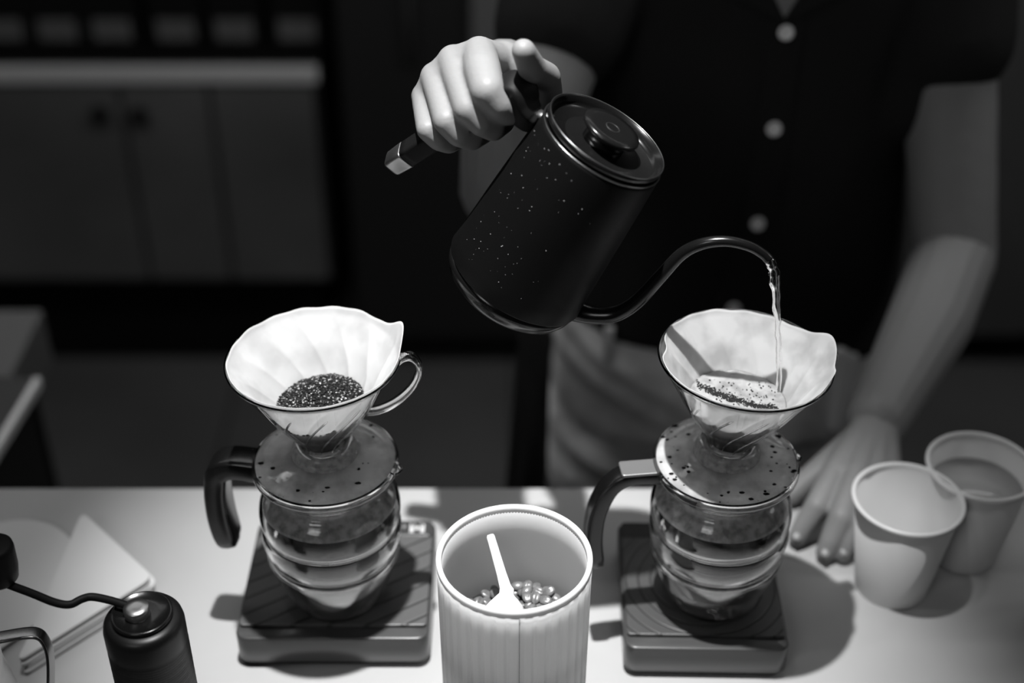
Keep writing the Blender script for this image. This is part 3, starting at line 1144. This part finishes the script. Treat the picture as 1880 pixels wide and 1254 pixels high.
obj('seam', V, F, mat('moulding_seam', 0.25), cn, smooth=False)

# beans
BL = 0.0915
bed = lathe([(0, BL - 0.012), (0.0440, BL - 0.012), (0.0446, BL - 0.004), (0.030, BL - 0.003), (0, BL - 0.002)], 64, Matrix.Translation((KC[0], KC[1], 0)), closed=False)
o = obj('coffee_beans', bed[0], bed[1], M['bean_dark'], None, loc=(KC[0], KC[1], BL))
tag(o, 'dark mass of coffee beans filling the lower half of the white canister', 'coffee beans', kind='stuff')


def bean_mesh():
    bm = bmesh.new()
    bmesh.ops.create_icosphere(bm, subdivisions=3, radius=1.0)
    for v in bm.verts:
        x, y, z = v.co
        z2 = z * 0.55 if z > 0 else z * 0.75
        # crease along the flatter side
        if z > 0:
            k = math.exp(-((y + 0.12 * math.sin(x * 2.6)) / 0.13) ** 2)
            z2 -= 0.26 * k * min(1, z * 2)
        v.co = Vector((x * 0.0047, y * 0.0035, z2 * 0.0031))
    V, F = from_bm(bm)
    return V, F


bV, bF = bean_mesh()
bean0 = obj('coffee_bean', bV, bF, M['bean'], None)
tag(bean0, 'shiny roasted coffee bean on the heap inside the white canister', 'coffee bean', 'coffee beans in the canister')
rnd = random.Random(9)
placed = []
first = True
tries = 0
while len(placed) < 170 and tries < 8000:
    tries += 1
    r = 0.0385 * math.sqrt(rnd.random())
    a = rnd.uniform(0, 2 * PI)
    x, y = r * math.cos(a), r * math.sin(a)
    z_ = BL + 0.0008 + (0.007 * math.exp(-((x - 0.018) ** 2 + (y - 0.022) ** 2) / 0.0004)) + (0.0035 if len(placed) > 85 else 0)
    if any((x - q[0]) ** 2 + (y - q[1]) ** 2 + (z_ - q[2]) ** 2 < 0.0056 ** 2 for q in placed):
        continue
    placed.append((x, y, z_))
    b = bean0 if first else bean0.copy()
    if not first:
        C.objects.link(b)
    first = False
    b.location = (KC[0] + x, KC[1] + y, z_)
    b.rotation_euler = (rnd.uniform(-0.5, 0.5) + (PI if rnd.random() < 0.35 else 0), rnd.uniform(-0.5, 0.5), rnd.uniform(0, 2 * PI))

# scoop
sc = thing('scoop', 'white plastic scoop with slim handle standing in the beans', 'scoop', (KC[0] - 0.012, KC[1] + 0.0, BL))
p0 = Vector((-0.0175, 0.700, 0.141))
p0 = aty(900, 982, 0.699)
p1 = aty(930, 1085, 0.668)
p2 = aty(936, 1130, 0.655)
V, F = [], []
hw = [(0.0, 0.0022), (0.03, 0.0028), (0.3, 0.0030), (0.7, 0.0034), (0.93, 0.0040), (1.0, 0.0052)]
nrm = Vector((0, -0.45, 0.9)).normalized()
dirn = (p1 - p0).normalized()
side = dirn.cross(nrm).normalized()
nn = side.cross(dirn).normalized()
sec = []
for f, w_ in hw:
    sec.append((p0.lerp(p1, f), w_))
for f, w_ in ((0.25, 0.0085), (0.5, 0.0125), (0.8, 0.0165), (1.0, 0.0185)):
    sec.append((p1.lerp(p2, f), w_))
for c_, w_ in sec:
    for u_, v_ in ((-1, -0.0010), (-0.9, 0.0010), (0, 0.0016), (0.9, 0.0010), (1, -0.0010), (0, -0.0014)):
        cu = (abs(u_) ** 2) * max(0, w_ - 0.005) * 0.5
        off = -w_ * 0.35 * (1 if w_ > 0.006 else 0) * (1 if w_ > 0.006 else 0)
        V.append(c_ + side * (u_ * w_ + (0.0 if w_ < 0.006 else w_ * 0.45)) + nn * (v_ + cu))
for i in range(len(sec) - 1):
    for k in range(6):
        k2 = (k + 1) % 6
        F.append((i * 6 + k, i * 6 + k2, (i + 1) * 6 + k2, (i + 1) * 6 + k))
F.append((5, 4, 3, 2, 1, 0))
n_ = (len(sec) - 1) * 6
F.append(tuple(n_ + k for k in range(6)))
obj('scoop_body', V, F, M['scoop'], sc)


# ------------------------------------------------------------------ cups
def cup(label, x, y, h, rt, rb, group, mkey='cup', drink=None):
    t = thing('paper_cup', label, 'cup', (x, y, 0), group)
    O = Matrix.Translation((x, y, 0))
    V, F = lathe([(0, 0.004), (rb - 0.0015, 0.004), (rb - 0.0012, 0.0005), (rb, 0.0), (rb + 0.0003, 0.002), (rt - 0.0008, h - 0.003), (rt - 0.0015, h - 0.003), (rb - 0.0010, 0.0062), (0, 0.006)], 96, O, closed=False)
    obj('cup_wall', V, F, M[mkey], t)
    V, F = lathe([(rt - 0.0016, h - 0.0034), (rt + 0.0006, h - 0.0036), (rt + 0.0018, h - 0.0022), (rt + 0.0018, h - 0.0008), (rt + 0.0004, h + 0.0004), (rt - 0.0012, h), (rt - 0.0020, h - 0.0016)], 96, O)
    obj('rolled_rim', V, F, M['cup_rim' if mkey == 'cup' else mkey], t)
    if drink:
        r = rb + (rt - rb) * drink / h - 0.0014
        V, F = lathe([(0, drink - 0.01), (r - 0.002, drink - 0.01), (r, drink), (0, drink)], 64, O, closed=False)
        obj('drink', V, F, M['milk'], t, label='pale drink inside the cup')
    return t


cup('empty white paper cup standing nearest the resting fingers', 0.2955, 0.7975, 0.090, 0.0400, 0.0275, 'white paper cups')
cup('filled white paper cup behind the empty one, cut by the right edge', 0.3600, 0.835, 0.090, 0.0400, 0.0275, 'white paper cups', drink=0.068)
cup('dark tumbler barely showing at the right edge of the counter', 0.4210, 0.755, 0.060, 0.0330, 0.026, None, mkey='dark')
tr = thing('tray', 'black tray corner at the bottom right of the counter', 'tray', (0.42, 0.60, 0))
V, F = rounded_slab(0.30, 0.56, 0.44, 0.668, 0.0, 0.010, 0.012, 0.002, math.radians(14), (0.43, 0.56, 0))
obj('tray_body', V, F, M['dark'], tr, smooth=False)

# ------------------------------------------------------------------ paper filters lying on the counter


def sheet(outline, z0, th, label, grp, lift=None):
    n = len(outline)
    V = []
    for zz in (z0, z0 + th):
        for p in outline:
            V.append(Vector((p[0], p[1], zz + (lift(p) if lift else 0))))
    F = [tuple(range(n - 1, -1, -1)), tuple(range(n, 2 * n))]
    for k in range(n):
        k2 = (k + 1) % n
        F.append((k, k2, n + k2, n + k))
    cx = sum(p[0] for p in outline) / n
    cy_ = sum(p[1] for p in outline) / n
    o = obj('paper_filter', V, F, M['paper'], None, smooth=False, loc=(cx, cy_, z0))
    tag(o, label, 'filter', grp)
    return o


def rounded_poly(pts, r, n=6):
    out = []
    m = len(pts)
    for i in range(m):
        p, a, b = Vector(pts[i]), Vector(pts[i - 1]), Vector(pts[(i + 1) % m])
        u, v = (a - p).normalized(), (b - p).normalized()
        q0, q1 = p + u * r, p + v * r
        for k in range(n + 1):
            t_ = k / n
            out.append((q0 * (1 - t_) ** 2 + p * 2 * t_ * (1 - t_) + q1 * t_ * t_))
    return [(q.x, q.y) for q in out]


zs = 0.018
A = atz(150, 938, zs)
B = atz(281, 1058, zs)
D_ = atz(28, 1215, zs)
E_ = atz(60, 1150, zs)
NS = 7
ORD = ['topmost', 'second from the top', 'third from the top', 'fourth from the top', 'third from the bottom', 'second from the bottom', 'bottom']
for k in range(NS):
    z0 = 0.0026 * k
    rn = random.Random(k + 3)
    dx, dy = rn.uniform(-0.0025, 0.0025) + (0.0015 * (NS - k) * 0.3), rn.uniform(-0.002, 0.002)
    pl = [(p.x + dx, p.y + dy) for p in (A, B, D_, E_)]
    lab = 'folded white paper filter left of the grinder, %s of its stack' % ORD[NS - 1 - k]
    sheet(rounded_poly(pl, 0.010), z0, 0.0021, lab, 'folded paper filters in the right stack')
# rounded fan-shaped filters at the far left
cx, cy_ = atz(-12, 1065, 0.006).x, atz(-12, 1065, 0.006).y
for k in range(4):
    out = []
    R_ = 0.070
    for i in range(25):
        a = math.radians(-25 + 200 * i / 24)
        out.append((cx + R_ * 0.86 * math.cos(a), cy_ + R_ * math.sin(a)))
    out.append((cx - 0.03, cy_ - 0.09))
    out.append((cx + 0.012, cy_ - 0.085))
    lab = 'round-edged white paper filter at the left edge, %s of its pile' % ['bottom', 'second from the bottom', 'second from the top', 'topmost'][k]
    sheet([(x + 0.001 * k, y) for x, y in out], 0.0015 * k, 0.0012, lab, 'round-edged paper filters')

# ------------------------------------------------------------------ grinder
gc = atz(262, 1134, 0.142)
GZ = 0.142
gr = thing('hand_grinder', 'black knurled hand grinder with folding crank at bottom left', 'grinder', (gc.x, gc.y, 0))
O = Matrix.Translation((gc.x, gc.y, 0))


def kn_fun(r, z, a):
    if r > 0.0246 and 0.012 < z < 0.121:
        s = math.sin(a * 70 + z * 1500) * math.sin(a * 70 - z * 1500)
        return r + 0.0003 * s, z
    return r, z


prof = [(0, 0), (0.024, 0), (0.0250, 0.003), (0.0250, 0.011)] + [(0.0250, 0.013 + i * 0.0009) for i in range(120)] + [(0.0252, 0.124), (0.0252, 0.136), (0.0244, 0.1400), (0.0225, 0.1425), (0.018, 0.1432), (0, 0.1435)]
V, F = lathe(prof, 280, O, closed=False, rfun=kn_fun)
obj('grinder_body', V, F, M['knurl'], gr, label='knurled black body')
V, F = lathe([(0, 0.1430), (0.0185, 0.1430), (0.0190, 0.1440), (0.0190, 0.1462), (0.0182, 0.1468), (0.0175, 0.1468), (0.0170, 0.1462), (0.010, 0.1462), (0, 0.1465)], 64, O, closed=False)
obj('top_ring', V, F, M['kettle_gloss'], gr)
nc = atz(250, 1116, 0.152)
O2 = Matrix.Translation((gc.x, gc.y, 0.146))
O2 = Matrix.Translation((nc.x, nc.y, 0.146))
V, F = lathe([(0, 0), (0.0078, 0), (0.0080, 0.0012), (0.0080, 0.0060), (0.0074, 0.0070), (0.0030, 0.0072), (0, 0.0066)], 48, O2, closed=False)
obj('crank_nut', V, F, M['steel'], gr, label='bright steel crank nut')
arm = [(238, 1114, 0.150), (205, 1103, 0.151), (170, 1096, 0.152), (150, 1100, 0.153), (128, 1110, 0.153), (100, 1106, 0.154), (60, 1090, 0.155), (20, 1075, 0.156), (8, 1070, 0.157)]
P = []
for px, py, z in arm:
    p = atz(px, py, z)
    P.append((p.x, p.y, p.z, 0.0026))
V, F = tube(catmull(P, 5), 14)
obj('crank_arm', V, F, M['black'], gr, label='bent black crank arm')
kc = atz(3, 1066, 0.157)
O3 = Matrix.Translation(kc)
V, F = lathe([(0, 0), (0.0085, 0), (0.0110, 0.003), (0.0124, 0.012), (0.0127, 0.026), (0.0122, 0.0290), (0.0105, 0.0302), (0, 0.0304)], 48, O3, closed=False)
obj('crank_knob', V, F, M['black'], gr, label='black crank knob')

# ------------------------------------------------------------------ steel pitcher (only its strap handle is in view)
pc = (-0.372, 0.640)
pt = thing('milk_pitcher', 'stainless milk pitcher whose strap handle shows at the bottom left corner', 'pitcher', (pc[0], pc[1], 0))
O = Matrix.Translation((pc[0], pc[1], 0))
V, F = lathe([(0, 0.0), (0.040, 0.0), (0.043, 0.004), (0.041, 0.03), (0.035, 0.075), (0.036, 0.105), (0.0352, 0.105), (0.0342, 0.075), (0.0402, 0.03), (0.040, 0.005), (0, 0.003)], 64, O, closed=False)
obj('pitcher_body', V, F, M['steel'], pt)
hs = [(-60, 1178, 0.098), (-10, 1172, 0.100), (45, 1163, 0.100), (70, 1164, 0.098), (84, 1178, 0.092), (92, 1205, 0.082), (93, 1250, 0.066), (90, 1300, 0.046), (70, 1335, 0.030), (0, 1345, 0.028)]
P = []
for px, py, z in hs:
    p = atz(px, py, z)
    P.append((p.x, p.y, p.z, 0.0012))
V, F = tube(catmull(P, 6), 16, flat=4.2, up=(0, 0, 1), square=True)
obj('strap_handle', V, F, mat('dark_steel_strap', 0.22, rough=0.25, metal=1.0), pt, label='bent steel strap handle')

# ------------------------------------------------------------------ the person
pr = thing('person', 'person in a black buttoned shirt and washed jeans lifting the kettle behind the counter', 'person', (0.235, 1.32, FZ))


def J(px, py, d, r):
    return (atd(px, py, d), r)


def Z(px, py, z, r):
    return (atz(px, py, z), r)


# right hand on the kettle handle
wrist = J(925, 140, 0.985, 0.026)
imcp = J(880, 99, 0.905, 0.0115)
mmcp = J(833, 113, 0.915, 0.0112)
rmcp = J(799, 142, 0.922, 0.0102)
pmcp = J(779, 176, 0.930, 0.0088)
hand = []
hand.append(chain([imcp, J(886, 130, 0.882, 0.0119), J(895, 166, 0.868, 0.0110)]))
hand.append(chain([J(895, 166, 0.868, 0.0108), J(915, 192, 0.872, 0.0093), J(934, 205, 0.880, 0.0088), J(950, 200, 0.905, 0.0078)]))
hand.append(chain([mmcp, J(845, 155, 0.893, 0.0098), J(860, 200, 0.878, 0.0096)]))
hand.append(chain([J(860, 200, 0.878, 0.0096), J(883, 225, 0.882, 0.0086), J(905, 236, 0.890, 0.0082), J(925, 225, 0.912, 0.0072)]))
hand.append(chain([rmcp, J(809, 183, 0.902, 0.0088), J(820, 222, 0.889, 0.0088)]))
hand.append(chain([J(820, 222, 0.889, 0.0088), J(842, 247, 0.893, 0.0080), J(866, 255, 0.901, 0.0077), J(888, 245, 0.922, 0.0068)]))
hand.append(chain([pmcp, J(780, 208, 0.914, 0.0074), J(785, 238, 0.903, 0.0074)]))
hand.append(chain([J(785, 238, 0.903, 0.0074), J(805, 258, 0.907, 0.0068), J(824, 264, 0.914, 0.0066), J(845, 256, 0.932, 0.0060)]))
# back of the hand
for a in (imcp, mmcp, rmcp, pmcp):
    hand.append(capsule(a[0], a[1] * 1.0, wrist[0], wrist[1] * 0.62))
hand.append(capsule(imcp[0], 0.0105, mmcp[0], 0.0100))
hand.append(capsule(mmcp[0], 0.0100, rmcp[0], 0.0092))
hand.append(capsule(rmcp[0], 0.0092, pmcp[0], 0.0080))
def _l(a, b, f, r):
    return (a[0].lerp(b[0], f), r)


_pi, _pm, _pr, _pp = J(895, 166, 0.868, 0.01), J(860, 200, 0.878, 0.01), J(820, 222, 0.889, 0.01), J(785, 238, 0.903, 0.01)
for a, a2, b, b2, r in ((imcp, _pi, mmcp, _pm, 0.0100), (mmcp, _pm, rmcp, _pr, 0.0090), (rmcp, _pr, pmcp, _pp, 0.0076)):
    hand.append(capsule(_l(a, a2, 0.18, 0)[0], r, _l(b, b2, 0.14, 0)[0], r))
    hand.append(capsule(a[0].lerp(b[0], 0.5), r, _l(a, a2, 0.30, 0)[0].lerp(_l(b, b2, 0.30, 0)[0], 0.5), r * 0.8))
pc1 = J(860, 130, 0.94, 0.016)
hand.append(capsule(pc1[0], pc1[1], wrist[0], 0.020))
# thumb: root at the side of the palm, arching over the handle's top
thumb = [J(940, 135, 0.965, 0.017), J(983, 165, 0.938, 0.0145), J(1000, 172, 0.912, 0.0118), J(1001, 142, 0.893, 0.0100), J(978, 128, 0.870, 0.0092), J(961, 93, 0.850, 0.0074)]
hand.append(chain(thumb[:4]))
hand.append(chain(thumb[3:]))
hand.append(capsule(J(925, 105, 0.925, 0.011)[0], 0.011, J(985, 140, 0.93, 0.012)[0], 0.012))
hand.append(capsule(imcp[0], 0.011, J(935, 112, 0.93, 0.010)[0], 0.010))
elbow_r = (aty(925, 345, 1.12), 0.040)
fore = [(wrist[0], 0.026), (wrist[0].lerp(elbow_r[0], 0.5), 0.035), elbow_r]
hand.append(chain(fore))
hand_r = melt(join(*hand), 0.0015, 6, 0.5)
sh_r = (Vector((0.085, 1.30, 0.36)), 0.052)
# left hand resting on the counter
wl = (atz(1612, 768, 0.045), 0.026)
lm = {'i': Z(1535, 868, 0.040, 0.0115), 'm': Z(1572, 872, 0.043, 0.0115), 'r': Z(1606, 885, 0.040, 0.0105), 'p': Z(1636, 905, 0.034, 0.0095)}
lh = []
lh.append(chain([lm['i'], Z(1500, 930, 0.031, 0.0103), Z(1476, 966, 0.017, 0.0090), Z(1464, 986, 0.0092, 0.0078)]))
lh.append(chain([lm['m'], Z(1544, 950, 0.033, 0.0103), Z(1525, 992, 0.018, 0.0090), Z(1515, 1014, 0.0092, 0.0078)]))
lh.append(chain([lm['r'], Z(1577, 955, 0.031, 0.0094), Z(1557, 994, 0.017, 0.0084), Z(1548, 1016, 0.0086, 0.0072)]))
lh.append(chain([lm['p'], Z(1626, 948, 0.024, 0.0084), Z(1614, 968, 0.014, 0.0074), Z(1608, 980, 0.0078, 0.0064)]))
lh.append(chain([Z(1590, 810, 0.038, 0.019), Z(1525, 852, 0.028, 0.0135), Z(1482, 884, 0.018, 0.0110), Z(1452, 908, 0.0105, 0.0090)]))
for a in lm.values():
    lh.append(capsule(a[0], a[1] * 1.05, wl[0], 0.0170))
for a, b in (('i', 'm'), ('m', 'r'), ('r', 'p')):
    lh.append(capsule(lm[a][0], 0.0112, lm[b][0], 0.0100))
elbow_l = (aty(1752, 470, 1.20), 0.041)
mid_l = (wl[0].lerp(elbow_l[0], 0.55) + Vector((0.006, 0, 0)), 0.039)
lh.append(chain([wl, mid_l, elbow_l]))
hand_l = melt(join(*lh), 0.0016, 6, 0.5)
sh_l = (Vector((0.400, 1.30, 0.36)), 0.052)
# trunk, neck, arms and legs
TX, TY = 0.235, 1.325
bodyp = [chain([elbow_r, (elbow_r[0].lerp(sh_r[0], 0.5), 0.046), sh_r]), chain([elbow_l, (elbow_l[0].lerp(sh_l[0], 0.5), 0.045), sh_l])]
for dx in (-0.06, 0, 0.06):
    bodyp.append(chain([(Vector((TX + dx, TY, -0.05)), 0.085), (Vector((TX + dx, TY, 0.12)), 0.080), (Vector((TX + dx * 1.3, TY, 0.30)), 0.085)]))
bodyp.append(chain([sh_r, (Vector((TX, TY, 0.38)), 0.07), sh_l]))
bodyp.append(chain([(Vector((TX, TY, 0.38)), 0.06), (Vector((TX, TY - 0.01, 0.50)), 0.052)]))
for dx in (-0.085, 0.085):
    bodyp.append(chain([(Vector((TX + dx, TY, -0.08)), 0.080), (Vector((TX + dx, TY - 0.01, -0.50)), 0.055), (Vector((TX + dx, TY + 0.02, -0.96)), 0.038)]))
    bodyp.append(chain([(Vector((TX + dx, TY + 0.03, -1.0)), 0.035), (Vector((TX + dx, TY - 0.13, -1.025)), 0.030)]))
body = melt(join(*bodyp), 0.007, 3, 0.5)
V, F = join(hand_r, hand_l, body)
obj('body', V, F, M['skin'], pr, label='bare forearms and hands')

# fingernails of the resting hand
for px, py, z in ((1463, 986, 0.0150), (1515, 1016, 0.0150), (1549, 1014, 0.0140)):
    p = atz(px, py, z)
    V, F = ico(p, 0.0036, 2, (0.85, 1.0, 0.40), Matrix.Rotation(math.radians(38), 3, 'X'))
    obj('fingernail', V, F, M['nail'], pr)


# shirt
def fold_noise(s, amp):
    def f(p):
        q = Vector((p.x * 7, p.y * 7, p.z * 4)) * s
        return amp * (noise.noise(q) + 0.5 * noise.noise(q * 2.3))
    return f


def ell_loft(sections, seg=48, pw=0.85):
    V, F = [], []
    for (cx, cy_, z, a, b) in sections:
        for k in range(seg):
            t_ = 2 * PI * k / seg
            c, s = math.cos(t_), math.sin(t_)
            V.append(Vector((cx + a * math.copysign(abs(c) ** pw, c), cy_ + b * math.copysign(abs(s) ** pw, s), z)))
    n = len(sections)
    for i in range(n - 1):
        for k in range(seg):
            k2 = (k + 1) % seg
            F.append((i * seg + k, i * seg + k2, (i + 1) * seg + k2, (i + 1) * seg + k))
    F.append(tuple(range(seg - 1, -1, -1)))
    F.append(tuple((n - 1) * seg + k for k in range(seg)))
    return V, F


shp = [ell_loft([(TX + 0.004, TY, -0.080, 0.188, 0.128), (TX + 0.002, TY, 0.03, 0.182, 0.122), (TX, TY, 0.12, 0.172, 0.115), (TX, TY, 0.22, 0.182, 0.119), (TX, TY, 0.32, 0.190, 0.119), (TX, TY + 0.005, 0.39, 0.175, 0.10), (TX, TY + 0.01, 0.43, 0.13, 0.08), (TX, TY + 0.01, 0.455, 0.075, 0.065)])]
s_end_r = elbow_r[0].lerp(sh_r[0], 0.60)
shp.append(chain([(sh_r[0], 0.068), (s_end_r.lerp(sh_r[0], 0.3), 0.068), (s_end_r, 0.064)]))
s_end_l = elbow_l[0].lerp(sh_l[0], 0.66)
shp.append(chain([(sh_l[0], 0.068), (s_end_l, 0.064)]))
shp.append(chain([(sh_l[0] + Vector((-0.04, 0, -0.04)), 0.06), (aty(1665, 165, 1.27), 0.052)]))
shp.append(chain([(sh_l[0] + Vector((-0.02, 0, -0.02)), 0.06), (aty(1725, 135, 1.265), 0.053)]))
shp[0] = ([v + Vector((0, 0, -0.10 * (v.x - TX) * max(0.0, min(1.0, (0.05 - v.z) / 0.1)))) for v in shp[0][0]], shp[0][1])
sh = melt(join(*shp), 0.006, 5, 0.5, fold_noise(1.0, 0.006))
shirt = obj('shirt', sh[0], sh[1], M['shirt'], pr, label='black short-sleeved buttoned shirt')
# open V at the neck with two collar flaps
fy = TY - 0.118


def front_y(x, z):
    best = None
    for v in sh[0]:
        if abs(v.x - x) < 0.008 and abs(v.z - z) < 0.008 and v.y < TY:
            best = v.y if best is None else min(best, v.y)
    return best if best is not None else fy


bt = []
for px, py in ((1443, 60), (1421, 237), (1391, 411), (1347, 568)):
    y = 1.20
    for _ in range(4):
        p = aty(px, py, y)
        y = front_y(p.x, p.z) - 0.004
    p = aty(px, py, y)
    bt.append(p)
# placket strip running through the buttons
P = []
ptsb = [bt[0] + (bt[0] - bt[1]) * 0.45] + bt + [bt[3] + (bt[3] - bt[2]) * 0.45]
V, F = [], []
pl = catmull([tuple(q) for q in ptsb], 6)
for q in pl:
    yy = q[1] + 0.002
    for dx, dy in ((-0.017, 0.004), (-0.016, 0.0), (0.016, 0.0), (0.017, 0.004), (0.016, 0.006), (-0.016, 0.006)):
        V.append(Vector((q[0] + dx, yy + dy, q[2])))
for i in range(len(pl) - 1):
    for k in range(6):
        k2 = (k + 1) % 6
        F.append((i * 6 + k, i * 6 + k2, (i + 1) * 6 + k2, (i + 1) * 6 + k))
obj('placket', V, F, M['shirt'], shirt, smooth=False)
for p in bt:
    mt = Matrix.Translation(p + Vector((0, 0.001, 0))) @ Matrix.Rotation(math.radians(82), 4, 'X')
    V, F = lathe([(0, 0), (0.0066, 0), (0.0072, 0.0010), (0.0070, 0.0026), (0.0058, 0.0030), (0.0046, 0.0020), (0.0022, 0.0018), (0.0018, 0.0008), (0, 0.0008)], 32, mt, closed=False)
    obj('button', V, F, M['button'], shirt, label='small pearl button')
vn = aty(1443, 10, front_y(aty(1443, 10, 1.2).x, aty(1443, 10, 1.2).z) - 0.003)
V = [vn + Vector((0, 0, -0.012)), vn + Vector((-0.032, 0.006, 0.045)), vn + Vector((0.032, 0.006, 0.045)), vn + Vector((0, 0.02, 0.0)), vn + Vector((-0.032, 0.03, 0.045)), vn + Vector((0.032, 0.03, 0.045))]
F = [(0, 2, 1), (3, 4, 5), (0, 1, 4, 3), (0, 3, 5, 2), (1, 2, 5, 4)]
obj('throat', V, F, M['skin'], pr, smooth=False, label='skin in the open neck')
for s in (-1, 1):
    a = vn + Vector((s * 0.001, -0.003, -0.014))
    b_ = vn + Vector((s * 0.034, 0.002, 0.050))
    c_ = vn + Vector((s * 0.075, 0.004, 0.020))
    V = [a, b_, c_, a + Vector((0, 0.005, 0)), b_ + Vector((0, 0.005, 0)), c_ + Vector((0, 0.005, 0))]
    F = [(0, 1, 2), (5, 4, 3), (0, 3, 4, 1), (1, 4, 5, 2), (2, 5, 3, 0)]
    obj('collar', V, F, M['shirt'], shirt, smooth=False)


# jeans with slanting folds
def jeans_disp(p):
    q = Vector((p.x * 9, p.y * 9, p.z * 6))
    d = 0.004 * noise.noise(q) + 0.002 * noise.noise(q * 2.7)
    if p.y < TY:
        u = p.z + 0.55 * (p.x - 0.05)
        for c_, a_, w_ in ((-0.215, 0.013, 0.012), (-0.262, 0.014, 0.013), (-0.305, 0.010, 0.014), (-0.10, 0.004, 0.014), (-0.065, 0.004, 0.010)):
            d += 1.5 * a_ * math.exp(-((u - c_) / w_) ** 2) * math.exp(-((p.x - 0.05) / 0.16) ** 2)
    return d


jp = [ell_loft([(TX, TY, -0.20, 0.182, 0.125), (TX, TY, -0.10, 0.188, 0.128), (TX, TY, -0.04, 0.176, 0.118), (TX, TY, 0.0, 0.160, 0.106)])]
for dx in (-0.092, 0.092):
    jp.append(chain([(Vector((TX + dx, TY, -0.15)), 0.100), (Vector((TX + dx, TY - 0.005, -0.50)), 0.074), (Vector((TX + dx, TY + 0.02, -0.94)), 0.060)]))
jn = melt(join(*jp), 0.006, 4, 0.5, jeans_disp)
jo = obj('jeans', jn[0], jn[1], M['jeans'], pr, label='washed grey denim jeans')
for dx, zz in ((-0.134, -0.02),):
    V, F = box(TX + dx - 0.005, TX + dx + 0.005, TY - 0.118, TY - 0.110, -0.085, -0.040, 0.001)
    obj('belt_loop', V, F, M['jeans'], jo, smooth=False)
for dx in (-0.09, 0.09):
    V, F = melt(join(capsule(Vector((TX + dx, TY + 0.04, -1.015)), 0.046, Vector((TX + dx, TY - 0.15, -1.022)), 0.036)), 0.006, 2)
    obj('shoe', V, F, M['black'], pr)


# dark hanging cloth and pale strip at the hips
def hanging_cloth(name, label, top, bot, y, m, th=0.006):
    """top and bot: (x0, x1, z)"""
    V, F = [], []
    rows, cols = 16, 12
    for side_ in (0, 1):
        for j in range(rows + 1):
            f = j / rows
            x0 = top[0] + (bot[0] - top[0]) * f
            x1 = top[1] + (bot[1] - top[1]) * f
            z = top[2] + (bot[2] - top[2]) * f
            for k in range(cols + 1):
                u = k / cols
                V.append(Vector((x0 + (x1 - x0) * u, y + 0.006 * math.sin(u * 9 + f) * f + side_ * th, z + 0.004 * math.sin(u * 5))))
    n = (rows + 1) * (cols + 1)
    for j in range(rows):
        for k in range(cols):
            a = j * (cols + 1) + k
            b = a + cols + 1
            F.append((a, a + 1, b + 1, b))
            F.append((n + b, n + b + 1, n + a + 1, n + a))
    for k in range(cols):
        F.append((k + 1, k, n + k, n + k + 1))
        e = rows * (cols + 1)
        F.append((e + k, e + k + 1, n + e + k + 1, n + e + k))
    for j in range(rows):
        a = j * (cols + 1)
        b = a + cols + 1
        F.append((a, b, n + b, n + a))
        F.append((b + cols, a + cols, n + a + cols, n + b + cols))
    o = obj(name, V, F, m, None, loc=((top[0] + top[1]) / 2, y, top[2]))
    tag(o, label, 'cloth')
    return o


yc = TY - 0.155
a, b = aty(955, 590, yc), aty(1012, 590, yc)
c, d = aty(922, 905, yc), aty(1004, 905, yc)
hanging_cloth('apron_cloth', 'dark cloth hanging at the hip on the kettle side', (a.x, b.x, a.z), (c.x, d.x, c.z - 0.05), yc, M['cloth_dark'])
yc = TY - 0.15
a, b = aty(1528, 648, yc), aty(1577, 648, yc)
c, d = aty(1520, 800, yc), aty(1548, 800, yc)
hanging_cloth('hip_strip', 'pale strip of cloth at the hip behind the right dripper handle', (a.x, b.x, a.z), (c.x, d.x, c.z), yc, M['cloth_white'])  # pale strip narrowing towards its lower end
